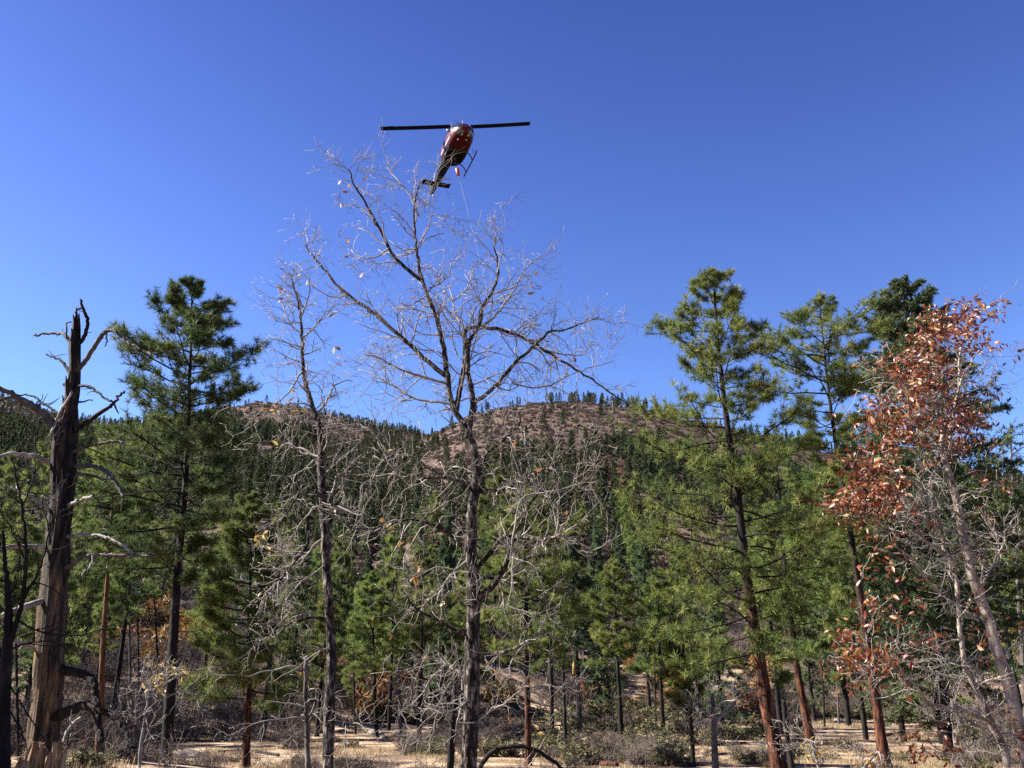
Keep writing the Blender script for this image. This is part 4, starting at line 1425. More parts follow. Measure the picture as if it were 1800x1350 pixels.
# the other leaves, joined
lm = MB()
tv = [np.array([v.co[:] for v in me.vertices]) for me in LEAF['leaf_red']]
tq = [np.array([p.vertices[:] for p in me.polygons]) for me in LEAF['leaf_red']]
from mathutils import Euler
for p in leaf_pts[290:]:
    k = int(rng.integers(0, 5))
    E = np.array(Euler((rng.normal(-1, .8), rng.normal(0, .9), rng.uniform(0, 6.28))).to_matrix())
    lm.add((tv[k] * .86 * np.array([.72, 1, 1]) * rng.uniform(.7, 1.3)) @ E.T + p, q=tq[k], tint=np.clip(rng.normal(.45, .28), 0, 1))
tag(obj('foliage', lm.mesh('foliage', M['leaf_red_t'], base, smooth=True), root), kind='stuff')

# ---- dark bare oak at the left edge
L_ = [
    ([(12, 1150), (30, 1090), (42, 1040), (45, 960), (38, 890), (28, 840), (20, 800)], -.5, 6, 1),
    ([(40, 1050), (60, 1020), (75, 985), (85, 930), (70, 870)], .6, 3.5, 1),
    ([(36, 900), (52, 860), (62, 820), (60, 770)], .4, 2.4, .8),
    ([(14, 1180), (-10, 1120), (-30, 1050), (-30, 960)], .4, 4.5, 1),
    ([(22, 1140), (50, 1130), (80, 1128), (120, 1135)], -.6, 2.4, .9),
    ([(30, 1090), (70, 1110), (130, 1118), (180, 1105), (240, 1080)], -.9, 2.4, .8),
    ([(14, 1200), (40, 1240), (70, 1290), (100, 1330)], -.7, 2.0, .8),
    ([(42, 980), (20, 930), (0, 900), (-20, 880)], -.4, 2.2, .8),
    ([(12, 1240), (40, 1290), (50, 1330)], -.4, 2.0, .8),
]
bare_tree('bare_oak', 'black bare oak at the left edge beside the burnt snag', 15.5, [(5, 1350), (6, 1250), (12, 1150), (16, 1080), (10, 1000), (5, 930)], [13, 12, 10, 7, 4, 2], L_, 131, M['bark_dark'], M['bark_dark'], twig_kw=dict(dens=(4, 4, 2), l2=(.35, 1.1)))

# ---- thin dead trees
L_ = [
    (pxl([(1330, 375), (1290, 365), (1170, 340), (1060, 375), (900, 400), (770, 440), (700, 430), (600, 440), (470, 440), (310, 440), (200, 520), (130, 600)], Z2), -1.2, 2.4, .8),
    (pxl([(1340, 865), (1230, 850), (1100, 870), (900, 890), (720, 960), (600, 1020), (530, 1040)], Z2), -.8, 2.6, .8),
    (pxl([(1340, 380), (1420, 500), (1480, 600), (1510, 700)], Z2), .4, 1.8, .8),
    (pxl([(1350, 900), (1420, 820), (1480, 790)], Z2), -.3, 1.4, .7),
    (pxl([(1345, 1060), (1250, 1000), (1130, 1090), (1050, 1120)], Z2), -.5, 1.4, .7),
]
bare_tree('dead_tree', 'thin broken grey stem with a drooping bough, left of the smaller oak', 17.5, pxl([(1360, 1350), (1350, 1100), (1345, 800), (1335, 500), (1340, 250)], Z2), [5, 4.6, 4.2, 3.8, 3.6], L_, 141, M['grey_wood'], M['twig'], twig_kw=dict(dens=(3.5, 4, 0), l2=(.3, .9), up=-.25))
L_ = [
    (pxl([(530, 800), (560, 740), (640, 690), (700, 690), (760, 670)], Z4), -.6, 2.2, .8),
    (pxl([(540, 950), (590, 850), (640, 780), (720, 700), (830, 610), (900, 580), (980, 560)], Z4), .8, 3.2, 1.6),
    (pxl([(520, 830), (450, 790), (380, 780)], Z4), -.4, 1.6, .7),
    (pxl([(510, 640), (430, 640)], Z4), -.2, 1.6, .8),
    (pxl([(520, 640), (590, 650)], Z4), -.2, 1.6, .8),
    (pxl([(545, 1000), (640, 1050), (690, 1080)], Z4), -.5, 1.6, .7),
    (pxl([(540, 900), (440, 880), (350, 960)], Z4), -.5, 1.6, .7),
    (pxl([(540, 1150), (450, 1220), (400, 1270)], Z4), -.5, 1.6, .7),
]
bare_tree('dead_tree', 'broken grey snag with tangled dead twigs left of the red trunk', 25.0, pxl([(550, 1350), (540, 1150), (535, 950), (530, 800), (515, 620)], Z4), [7.5, 6.5, 5, 4, 3], L_, 142, M['grey_wood'], M['twig'], twig_kw=dict(dens=(4, 4, 2), l2=(.3, 1.0), rmin=.006))
L_ = [([(1776, 780), (1750, 770), (1735, 775)], .5, 1.4, .6), ([(1778, 800), (1800, 785), (1815, 780)], .5, 1.4, .6), ([(1779, 825), (1755, 810), (1740, 800)], -.6, 1.4, .6), ([(1780, 850), (1760, 840), (1738, 850)], .5, 1.4, .6), ([(1782, 850), (1800, 838)], -.5, 1.4, .6), ([(1775, 765), (1785, 750)], 0, 1.2, .6)]
bare_tree('dead_tree', 'dead twiggy treetop against the sky at the right edge', 52.0, [(1797, 1150), (1785, 950), (1780, 850), (1775, 742)], [4.5, 3.8, 2.4, .9], L_, 143, M['grey_wood'], M['grey_wood'], twig_kw=dict(dens=(2.5, 4, 0), l2=(.4, 1.3), rmin=.014, r2=.03))
bare_tree('dead_tree', 'dark leaning dead stem close against the left of the big oak trunk', 17.5, pxl([(1050, 1270), (1060, 1050), (1075, 900), (1085, 800), (1085, 660)], R6), [7, 6.5, 6, 5.5, 3], [(pxl([(1080, 830), (1110, 775), (1150, 765)], R6), .3, 4, 2), (pxl([(1070, 900), (1000, 820), (960, 760)], R6), -.4, 2, .8), (pxl([(1065, 1100), (1000, 1040), (940, 1000), (860, 960)], R6), -.5, 2, .8)], 144, M['bark_dark'], M['twig'], twig_kw=dict(dens=(3, 4, 2), l2=(.3, .9)))
bare_tree('dead_tree', 'thin burnt grey stem just right of the red trunk', 33.0, [(1392, 1352), (1384, 1300), (1377, 1230)], [5.5, 5, 3.5], [([(1380, 1260), (1395, 1240), (1400, 1225)], -.3, 1.4, .7)], 145, M['bark_dark'], M['grey_wood'], twig_kw=dict(dens=(2.5, 3, 0), l2=(.3, .8), rmin=.008))
for q, (px, top, bot, Y, w, lab) in enumerate([
        (225, 990, 1180, 70, 2.4, 'thin dead pole on the slope left of the black trunk'), (240, 1000, 1185, 72, 2.0, 'second thin dead pole on the slope left of the black trunk'), (270, 1020, 1100, 80, 2.0, 'short dead pole on the slope touching the black trunk'),
        (700, 1170, 1265, 60, 3.4, 'black dead stem left of the big oak near the small bushy pine'), (620, 1150, 1262, 66, 2.2, 'slim dark dead stem right of the smaller oak'), (990, 1180, 1305, 52, 4.2, 'dark straight dead stem in the brush right of the big oak'), (1017, 1200, 1265, 60, 2.6, 'short dark dead stem behind the brush right of the big oak'),
        (1076, 1215, 1290, 54, 1.6, 'pale thin dead stem beside the black-trunked young pine'), (1150, 1160, 1300, 58, 2.0, 'grey dead pole left of the thin little pine'), (1470, 1150, 1258, 80, 2.2, 'dark dead pole at the back of the meadow'), (1488, 1140, 1258, 82, 2.0, 'dark dead pole at the back of the meadow, next to its twin'), (1445, 1160, 1260, 76, 2.2, 'dead pole just right of the leaning red trunk'),
        (100, 1180, 1290, 44, 3.0, 'dim dead stem behind the foot of the burnt snag'), (28, 1130, 1300, 40, 3.6, 'reddish dim stem behind the black oak at the left edge')]):
    bare_tree('dead_tree', lab, Y, [(px + 4, bot), (px, top)], [w, w * .6], [([(px + 1, top + (bot - top) * f), (px + s * 14, top + (bot - top) * f - 8)], s * .8, w * .4, .5) for f, s in ((.2, 1), (.4, -1))], 160 + q, M['bark_dark'] if q % 3 else M['grey_wood'], M['brush_grey'], twig_kw=dict(dens=(2, 3, 0), l2=(.3, .9), rmin=.012), group='dead stems among the trees')

# ------------------------------------------------------------------ the burnt snag
def mat_snag(zs):
    m, N, L, b = nodes('snag_trunk')
    g = N.new('ShaderNodeNewGeometry')
    mp = N.new('ShaderNodeMapping')
    mp.inputs['Scale'].default_value = (3.2, 3.2, .4)
    L.new(g.outputs['Position'], mp.inputs['Vector'])
    n1 = N.new('ShaderNodeTexNoise')
    n1.inputs['Scale'].default_value = 2.4
    n1.inputs['Detail'].default_value = 7
    n1.inputs['Roughness'].default_value = .65
    L.new(mp.outputs[0], n1.inputs['Vector'])
    ch = ramp(N, [(.42, (.007, .006, .005)), (.53, (.035, .026, .021)), (.62, (.13, .075, .045)), (.72, (.34, .14, .05))])
    wd = ramp(N, [(.36, (.014, .010, .008)), (.47, (.08, .058, .042)), (.58, (.20, .13, .07)), (.70, (.50, .30, .10))])
    L.new(n1.outputs[0], ch.inputs[0])
    L.new(n1.outputs[0], wd.inputs[0])
    n2 = N.new('ShaderNodeTexNoise')
    n2.inputs['Scale'].default_value = 1.1
    n2.inputs['Detail'].default_value = 5
    L.new(mp.outputs[0], n2.inputs['Vector'])
    sx = N.new('ShaderNodeSeparateXYZ')
    L.new(g.outputs['Position'], sx.inputs[0])
    ad = N.new('ShaderNodeMath')
    ad.operation = 'MULTIPLY_ADD'
    ad.inputs[1].default_value = 6.0
    L.new(n2.outputs[0], ad.inputs[0])
    L.new(sx.outputs[2], ad.inputs[2])
    mr = N.new('ShaderNodeMapRange')
    mr.inputs[1].default_value = zs + 2.7
    mr.inputs[2].default_value = zs + 3.3
    L.new(ad.outputs[0], mr.inputs[0])
    mx = N.new('ShaderNodeMix')
    mx.data_type = 'RGBA'
    L.new(mr.outputs[0], mx.inputs[0])
    L.new(wd.outputs[0], mx.inputs[6])
    L.new(ch.outputs[0], mx.inputs[7])
    L.new(mx.outputs[2], b.inputs['Base Color'])
    b.inputs['Roughness'].default_value = .85
    b.inputs['Specular IOR Level'].default_value = .2
    bp = N.new('ShaderNodeBump')
    bp.inputs['Strength'].default_value = 1.0
    bp.inputs['Distance'].default_value = .05
    L.new(n1.outputs[0], bp.inputs['Height'])
    L.new(bp.outputs[0], b.inputs['Normal'])
    return m


def build_snag():
    rng = np.random.default_rng(201)
    Y = 20.0
    T = [(74, 1305, 27), (85, 1200, 25.5), (90, 1100, 23), (98, 1000, 22), (104, 930, 21), (109, 880, 21), (113, 840, 21), (114, 790, 19.5), (118, 750, 17), (126, 700, 11.5), (131, 650, 9.5), (132, 600, 9), (134, 572, 7), (135, 556, 4)]
    P = np.array([at(a, b, Y) for a, b, c in T])
    R = .94 * np.array([c for a, b, c in T]) * np.array([depth_of(p) for p in P]) / FPX
    g = gz(P[0][0], Y)
    P = np.concatenate([[[P[0][0] - .05, Y, g - .3]], P])
    R = np.concatenate([[R[0] * 1.05], R])
    base = P[0]
    root = thing('burnt_snag', base, 'thick charred snag with broken top and bent dead boughs, at the left', 'dead tree')
    mb = MB()
    rough_tube(mb, P, R, 44, .055, rng, .14, .2, 0, seed=203)
    o = obj('trunk', mb.mesh('trunk', mat_snag(at(100, 985, Y)[2]), base, smooth=True), root)
    o['label'] = 'trunk of bare grey-brown wood, blackened above with orange streaks'
    # splinters at the broken top
    for k, (px, dpx, h) in enumerate([(131, -3, 14), (134, 0, 22), (137, 2, 16), (126, -1, 8), (120, -4, 30), (113, -3, 26), (106, -4, 30), (110, -2, 20)]):
        py = (566, 562, 566, 585, 690, 720, 770, 745)[k]
        A, B_ = at(px, py + 14, Y - .1), at(px + dpx, py - h, Y - .1)
        mb = MB()
        Q, S = resample(np.array([A, (A + B_) / 2 + rng.normal(0, .02, 3), B_]), [.07, .05, .008], .06)
        add_tubes(mb, Q[None], S[None], 4)
        obj('splinter', mb.mesh('splinter', M['char'], base), root)
    BR = [
        (R2, [(378, 460), (350, 430), (330, 410), (270, 408), (175, 420)], .6, 4.5, 2.2, 'grey_wood'),
        (R2, [(350, 430), (350, 380), (350, 350), (382, 352)], .2, 2.2, 1.2, 'grey_wood'),
        (R2, [(405, 470), (430, 450), (455, 400), (460, 340), (445, 290), (430, 255), (425, 225)], -.4, 5, 2, 'char'),
        (R2, [(440, 275), (410, 280), (392, 295)], -.1, 3, 1.2, 'grey_wood'),
        (R2, [(398, 610), (415, 595), (460, 540), (510, 460), (550, 410), (580, 390), (620, 405), (680, 460), (740, 490), (800, 520)], -1.0, 5.5, 1.8, 'grey_wood'),
        (R2, [(558, 400), (562, 440), (560, 480)], -.1, 2.4, 1, 'grey_wood'),
        (R2, [(565, 405), (560, 380), (575, 372)], 0, 2.2, 1, 'grey_wood'),
        (R2, [(380, 620), (365, 610), (330, 560), (300, 540), (245, 522)], .5, 4.2, 1.4, 'char'),
        (R2, [(395, 690), (420, 685), (470, 690), (530, 730), (590, 775)], -.8, 3.6, 2, 'char'),
        (R2, [(390, 925), (410, 910), (470, 870), (540, 820), (600, 780), (620, 740), (660, 720)], -.8, 6.5, 2, 'char'),
        (R2, [(600, 780), (615, 810), (628, 832)], -.1, 2.2, 1, 'char'),
        (R2, [(415, 770), (440, 768), (488, 755)], -.3, 2.2, 1.2, 'char'),
        (R2, [(310, 930), (290, 910), (240, 850), (190, 800), (120, 760), (60, 725), (0, 700), (-60, 690)], -.9, 9.5, 4, 'grey_wood'),
        (R2, [(80, 738), (30, 750), (-40, 770)], -.2, 3.5, 2, 'grey_wood'),
        (R2, [(336, 676), (365, 690), (378, 705), (370, 740), (330, 800), (300, 860), (268, 942)], -.35, 3.2, 2.6, 'twig'),
        (R2, [(335, 840), (300, 825), (230, 780), (160, 735), (40, 740)], .8, 3.4, 1.5, 'char'),
        (R2, [(380, 1035), (400, 1025), (480, 1000), (560, 985), (650, 975)], -.6, 4.2, 2.4, 'grey_wood'),
        (R2, [(385, 1110), (415, 1110), (500, 1110), (560, 1140), (610, 1200), (650, 1270)], -.8, 6, 3.5, 'grey_wood'),
        (R2, [(650, 1255), (690, 1252), (718, 1248)], -.1, 2, 1.2, 'twig'),
        (R2, [(390, 1145), (415, 1150), (480, 1155), (560, 1180)], .6, 5.0, 2.4, 'grey_wood'),
        (R2, [(300, 1110), (240, 1085), (200, 1060), (130, 1050), (60, 1045), (-30, 1062)], -.8, 6, 4, 'twig'),
        (R2, [(350, 1330), (370, 1310), (420, 1290), (490, 1270)], -.8, 5, 3.5, 'twig'),
        (R2, [(280, 1345), (245, 1330), (200, 1290), (120, 1250), (60, 1220)], -.7, 5, 2, 'twig'),
        (R3, [(270, 188), (235, 185), (120, 180), (-30, 190)], -.7, 5.5, 4, 'twig'),
        (R3, [(270, 465), (225, 470), (150, 490), (60, 525), (20, 545)], -.9, 7.5, 5, 'twig'),
        (R3, [(220, 735), (170, 715), (110, 690), (45, 670)], -.7, 4.5, 3.0, 'twig'),
        (R3, [(330, 130), (370, 130), (450, 120), (520, 125), (600, 150), (700, 215)], -.8, 4.8, 2.2, 'twig'),
        (R3, [(330, 300), (360, 290), (420, 245), (480, 228), (600, 230), (720, 230), (815, 230)], -.9, 5.5, 2.4, 'grey_wood'),
        (R3, [(490, 225), (480, 280), (430, 340)], -.2, 2.2, 1.2, 'twig', -.6),
        (Z1, [(560, 330), (620, 380), (720, 395), (850, 430), (930, 520), (950, 640), (965, 740)], -.7, 11, 6, 'char'),
        (Z1, [(640, 340), (750, 350), (880, 385)], -.3, 2.2, 1.2, 'twig'),
        (Z1, [(500, 850), (580, 830), (700, 780), (850, 730), (930, 800), (980, 950), (990, 1090)], -.9, 11, 7, 'char'),
        (Z1, [(860, 740), (1000, 780), (1150, 870), (1240, 1010), (1330, 1150)], -.6, 6, 3, 'char', -.5),
        (Z1, [(800, 860), (740, 900), (660, 1000), (620, 1100)], -.4, 5, 2.5, 'twig', -.5),
    ]
    for b in BR:
        tr, pts, dy, r0, r1, m = b[:6]
        LP, LR = limb3(pxl(pts, tr), Y + (b[6] if len(b) > 6 else 0.0), dy, r0, r1)
        mb = MB()
        q, s_ = rough_tube(mb, LP, LR * .82, 10, .06, rng, .32, .16, .016, seed=int(rng.integers(0, 999)))
        bo = obj('branch', mb.mesh('branch', M[m], base, smooth=True), root)
        if len(q) > 9 and r0 > 3:
            tw = MB()
            n = int(rng.integers(2, 5))
            i = rng.integers(len(q) // 3, len(q), n)
            d0 = rng.normal(0, 1, (n, 3))
            A = wander(rng, q[i], d0, rng.uniform(.12, .5, n), 5, .25)
            add_tubes(tw, A, np.full((n, 5), .014) * np.linspace(1, .35, 5), 4)
            tag(obj('stub_twigs', tw.mesh('stub_twigs', M[m], base), bo), kind='stuff')
    return root


build_snag()


# ---- split stump in the corner
def slab(mb, A, B_, w, t, rng, n=7):
    """a riven plank of wood from A to B_"""
    A, B_ = np.asarray(A), np.asarray(B_)
    ax = nrm(B_ - A)
    sd = nrm(np.cross(ax, np.array([0, 1., 0])))
    up = np.cross(sd, ax)
    V = []
    for k in range(n):
        f = k / (n - 1)
        c = A + (B_ - A) * f
        ww, tt = w * (1 - .35 * f ** 2) * (1 + rng.normal(0, .08)), t * (1 - .4 * f) * (1 + rng.normal(0, .1))
        for a, b in ((-1, -1), (-.3, -1.3), (.4, -.8), (1, -1.1), (1, 1), (0, .8), (-1, 1)):
            V.append(c + sd * a * ww + up * b * tt + rng.normal(0, .012, 3))
    m = 7
    q = [(i * m + j, i * m + (j + 1) % m, (i + 1) * m + (j + 1) % m, (i + 1) * m + j) for i in range(n - 1) for j in range(m)]
    t_ = [((n - 1) * m, (n - 1) * m + k, (n - 1) * m + k + 1) for k in range(1, m - 1)]
    mb.add(np.array(V), t_, q)


rng = np.random.default_rng(211)
Ys = 13.5
b0 = at(75, 1400, Ys)
b0[2] = gz(b0[0], Ys)
st = thing('split_stump', b0, 'splintered pale stump with upright slabs in the bottom left corner', 'stump')
for (x0, y0, x1, y1, w, t) in [(30, 1400, 62, 1303, 9, 6), (42, 1400, 72, 1306, 7, 6), (58, 1400, 78, 1315, 6, 5), (88, 1400, 104, 1312, 8, 6), (100, 1400, 113, 1320, 6, 6), (72, 1400, 90, 1325, 6, 6), (20, 1400, 40, 1330, 6, 5), (84, 1400, 98, 1306, 3, 4)]:
    mb = MB()
    k = depth_of(b0) / FPX
    A = at(x0, y0, Ys + rng.normal(0, .08))
    A[2] = b0[2] - .2
    slab(mb, A, at(x1, y1, Ys + rng.normal(0, .08)), w * k, t * k, rng)
    obj('slab', mb.mesh('slab', M['split_wood'], b0), st)


# ------------------------------------------------------------------ rocks, logs, shrubs, grass
rng = np.random.default_rng(301)
ROCK = [rock_mesh('boulder', rng, M['rock'], 3, .72) for _ in range(6)]


def on_ground(px, py, ymax=140):
    ys = np.linspace(8, ymax, 2600)
    d = at(px, py, 1.0) - np.array([0, 0, CAMZ])
    xs, zs = d[0] * ys, CAMZ + d[2] * ys
    hit = np.where(zs < ground(xs, ys))[0]
    j = hit[0] if len(hit) else len(ys) - 1
    return np.array([xs[j], ys[j], gz(xs[j], ys[j])])


for k, (px, py, s, lab) in enumerate([
        (331, 1332, 20, 'flat-topped boulder in the shade right of the black pine trunk'), (598, 1288, 10, 'grey boulder just right of the smaller oak trunk'), (662, 1292, 13, 'largest of the boulders on the bare tan ground between the oaks'), (676, 1298, 8, 'small pale boulder beside the largest one between the oaks'), (698, 1292, 11, 'rounded boulder right of the largest one between the oaks'), (712, 1298, 8, 'small boulder at the right end of the row between the oaks'),
        (340, 1266, 8, 'dark stone at the back of the clearing right of the black trunk'), (368, 1275, 8, 'pale stone in the clearing left of the young pine'), (380, 1282, 6, 'small pale stone next to the young pine trunk'), (1465, 1290, 10, 'upright pale stone in the meadow right of the leaning trunk'), (1448, 1272, 7, 'small stone at the back of the meadow near the leaning trunk'), (1475, 1268, 8, 'stone at the back of the meadow under the green brush'), (1385, 1272, 6, 'small stone in the meadow between the red trunks'), (470, 1344, 9, 'stone at the bottom edge right of the young pine'), (850, 1275, 9, 'boulder behind the right side of the big oak trunk'), (645, 1280, 6, 'small stone at the left end of the row between the oaks')]):
    p = on_ground(px, py)
    o = obj('boulder', ROCK[k % 6], None, p)
    r = s * depth_of(p) / FPX
    o.scale = (r * rng.uniform(.95, 1.25), r, r * rng.uniform(.8, 1.05))
    o.rotation_euler = (rng.normal(0, .15), rng.normal(0, .15), rng.uniform(0, 6.28))
    tag(o, lab, 'rock', 'boulders in the clearing')


def log(label, pts, r_px, m, bend=.0, sides=10, group=None, lift=.0, name='fallen_log', fixedY=None):
    P = []
    for px, py in pts:
        p = on_ground(px, py) if fixedY is None else at(px, py, fixedY)
        P.append(p)
    P = np.array(P)
    k = depth_of(P[0]) / FPX
    if fixedY is None:
        P[:, 2] += r_px * k * .6 + lift
    mb = MB()
    rough_tube(mb, P, np.linspace(r_px, r_px * .6, len(P)) * k, sides, .1, rng, .12, .08, .01, seed=int(rng.integers(0, 999)))
    base = P[0].copy()
    r = thing(name, base, label, 'log', group)
    obj('stem', mb.mesh('stem', M[m], base, smooth=True), r)
    n = 7
    tw = MB()
    i = rng.uniform(0, 1, n)
    q = P[0] + (P[-1] - P[0]) * i[:, None]
    A = wander(rng, q, rng.normal(0, 1, (n, 3)) * np.array([1, 1, .5]) + np.array([0, 0, .6]), rng.uniform(.25, .9, n), 6, .2)
    add_tubes(tw, A, np.full((n, 6), .012) * np.linspace(1, .4, 6), 4)
    tag(obj('stub_branches', tw.mesh('stub_branches', M['twig'], base), r), kind='stuff')


log('long brown log lying along the bottom right of the big oak', [(955, 1328), (1010, 1340), (1085, 1348)], 5, 'bark_red')
log('dark log across the brush left of the broken grey snag', [(1115, 1303), (1160, 1304), (1205, 1308)], 3.2, 'bark_dark')
log('grey log propped behind the broken grey snag', [(1262, 1312), (1300, 1308), (1345, 1312)], 3.2, 'grey_wood')
log('pale leaning log in the brush right of the young pine', [(1118, 1240), (1160, 1248)], 2.6, 'grey_wood', lift=1.2)
log('black log lying in shade right of the black pine trunk', [(320, 1290), (360, 1292), (400, 1300)], 4, 'bark_dark')
log('black log in the tan grass left of the thin broken stem', [(448, 1288), (480, 1294), (505, 1300)], 4.5, 'bark_dark')
log('thin dark log at the bottom between the two oaks', [(580, 1338), (640, 1340), (700, 1346)], 3, 'bark_dark')
log('thin grey log at the back of the meadow', [(1430, 1268), (1470, 1266), (1500, 1268)], 2.4, 'grey_wood')
log('low pale log in the clearing below the smaller oak', [(500, 1310), (540, 1316), (590, 1320)], 2.4, 'grey_wood')
log('black branchy log in front of the young pine', [(385, 1325), (430, 1322), (490, 1330)], 3.6, 'bark_dark')
log('grey log in the shade below the black trunk', [(180, 1318), (230, 1312), (290, 1316)], 4.2, 'grey_wood')
log('long dark log behind the boulders between the oaks', [(610, 1272), (680, 1270), (760, 1274)], 2.6, 'bark_dark')
log('dark log half buried in brush right of the big oak', [(850, 1322), (890, 1316), (940, 1320)], 3.4, 'bark_dark')
log('grey log pointing at the foot of the red trunk', [(1225, 1336), (1275, 1326), (1340, 1330)], 3.0, 'grey_wood')
log('dark arching bough at the foot of the big oak', [(838, 1365), (852, 1335), (880, 1315), (930, 1314), (960, 1330), (990, 1352), (1005, 1380)], 4.6, 'bark_dark', name='arching_bough', fixedY=14.6)


# shrubs : leaf clumps on stems, shared meshes
def shrub_mesh(rng, n, r, h, leaf, mats):
    mb = MB()
    ns = 26
    d0 = rng.normal(0, .95, (ns, 3)) + np.array([0, 0, .7])
    d0[:, 2] = np.abs(d0[:, 2])
    p0 = rng.normal(0, r * .15, (ns, 3)) * np.array([1, 1, 0])
    P = wander(rng, p0, d0, h * rng.uniform(.6, 1.1, ns), 6, .2)
    add_tubes(mb, P, np.full((ns, 6), .013) * np.linspace(1, .3, 6), 3, m=1)
    s = rng.integers(2, 6, n)
    c = P[rng.integers(0, ns, n), s] + rng.normal(0, 1, (n, 3)) * np.array([r, r, h]) * .085
    c[:, 2] = np.abs(c[:, 2])
    v, t, a = needle_tris(rng, c, nrm(rng.normal(0, 1, (n, 3)) + np.array([0, 0, .6])), np.full(n, leaf) * rng.uniform(.6, 1.3, n), 5, .4, .22, np.clip(rng.normal(.5, .25, n), 0, 1))
    mb.add(v, t, tint=a)
    return mb.mesh('shrub', mats)


SHR = [shrub_mesh(rng, 700, .9, 1.0, .13, [M['brush_green'], M['twig']]) for _ in range(5)]
shr = [(880, 1330, 1.5), (905, 1300, 1.5), (950, 1290, 1.8), (975, 1310, 1.5), (1000, 1335, 1.5), (1030, 1310, 1.9), (1050, 1340, 1.5), (1075, 1285, 1.7), (1110, 1320, 1.6), (1135, 1290, 1.8), (1165, 1325, 1.6), (1180, 1345, 1.3), (1195, 1290, 1.8), (985, 1268, 2.1), (1040, 1262, 2.3), (1120, 1266, 2.3), (940, 1262, 2.1), (860, 1290, 1.5), (1015, 1285, 1.9), (1060, 1300, 1.7), (1095, 1300, 1.7), (1150, 1305, 1.7), (1085, 1262, 2.4), (1160, 1264, 2.2), (1005, 1262, 2.2), (960, 1330, 1.3), (1130, 1340, 1.3), (1020, 1345, 1.2), (745, 1300, 0.9), (760, 1330, 0.9), (520, 1345, 0.7), (620, 1315, 0.8), (600, 1345, 0.7), (395, 1340, 0.7), (150, 1348, 0.5), (170, 1340, 0.45), (20, 1310, 0.6), (560, 1262, 1.5), (470, 1264, 1.3), (640, 1268, 1.3), (540, 1264, 1.3), (1290, 1300, 1.2), (1310, 1340, 1.1), (1235, 1310, 1.3), (1500, 1264, 1.6), (1530, 1260, 1.6), (1580, 1258, 1.8), (1490, 1320, 1.0), (1445, 1335, 1.0), (1620, 1264, 1.6), (1570, 1338, 0.9), (1700, 1300, 1.3), (1740, 1320, 1.4), (1345, 1285, 1.2), (230, 1290, 0.8), (270, 1275, 0.9), (720, 1264, 1.8), (770, 1268, 1.6), (820, 1264, 1.8), (690, 1262, 1.6), (1270, 1285, 1.4), (1320, 1275, 1.5), (1215, 1275, 1.8), (1660, 1275, 1.5), (1780, 1290, 1.5), (500, 1290, 0.7), (585, 1305, 0.7), (800, 1300, 1.2), (430, 1265, 1.2), (390, 1262, 1.2)]


def near_name(px):
    for lim, w in ((60, 'by the left edge'), (220, 'near the foot of the burnt snag'), (320, 'left of the black pine trunk'), (500, 'around the young bright pine'), (610, 'by the foot of the smaller oak'), (700, 'near the boulders between the oaks'), (840, 'left of the big oak trunk'), (930, 'just right of the big oak trunk'), (1010, 'beside the dark dead stem right of the big oak'), (1100, 'around the black-trunked young pine'), (1200, 'left of the thin little pine'), (1330, 'around the broken grey snag'), (1460, 'between the two red trunks'), (1640, 'at the edge of the tan meadow')):
        if px < lim:
            return w
    return 'below the rust-leaved oak'


for k, (px, py, s) in enumerate(shr):
    p = on_ground(px, min(py, 1349) if py > 1262 else py)
    o = obj('shrub', SHR[k % 5], None, p - np.array([0, 0, .08]))
    s *= .85
    o.scale = (s * rng.uniform(1.0, 1.6), s * rng.uniform(.9, 1.4), s * rng.uniform(.55, 1.0))
    o.rotation_euler = (0, 0, rng.uniform(0, 6.28))
    tag(o, '%s %s olive shrub %s%s' % ('tall' if o.scale[2] > 1.3 else 'low' if o.scale[2] < .8 else 'mid-sized', 'wide' if o.scale[0] > 1.35 * o.scale[1] else 'bushy', 'in front, ' if py > 1325 else 'far back, ' if py < 1270 else '', near_name(px)), 'shrub', 'olive shrubs on the ground')


# low brush that hides most of the clearing, leaving a few open tan patches
lowb = [brush_mesh('low_brush', rng, 150, .75, .55, .34, .10, M['brush_green']) for _ in range(2)] + [thicket_mesh(rng, 30, .9, 1.0, M['brush_grey'], 'low_brush') for _ in range(3)]
ba = rng.uniform(math.radians(-40), math.radians(40), 5200)
br_ = np.sqrt(rng.uniform(19 ** 2, 108 ** 2, 5200))
b_x, b_y = np.sin(ba) * br_, np.cos(ba) * br_
b_z = ground(b_x, b_y)
qx, qy = project(np.stack([b_x, b_y, b_z], -1))
open_ = ((qx > 440) & (qx < 770) & (qy > 1266) & (qy < 1316)) | ((qx > 1410) & (qx < 1660) & (qy > 1264)) | ((qx > 310) & (qx < 430) & (qy > 1262) & (qy < 1286)) | ((qx > 1190) & (qx < 1330) & (qy > 1322)) | ((qx > 380) & (qx < 530) & (qy > 1325))
keep = (fbm(np.stack([b_x, b_y], -1) / 7., 3, 96) > np.where(open_, .8, .2))
scatter('low_brush', source('low_brush', lowb), np.stack([b_x, b_y, b_z], 1)[keep], rng.uniform(.35, 1.0, keep.sum()) * np.clip(br_[keep] / 45, .5, 1.5), rng.uniform(0, 6.28, keep.sum()), rng.integers(0, 5, keep.sum()), 'low grey and olive brush littering the clearing')

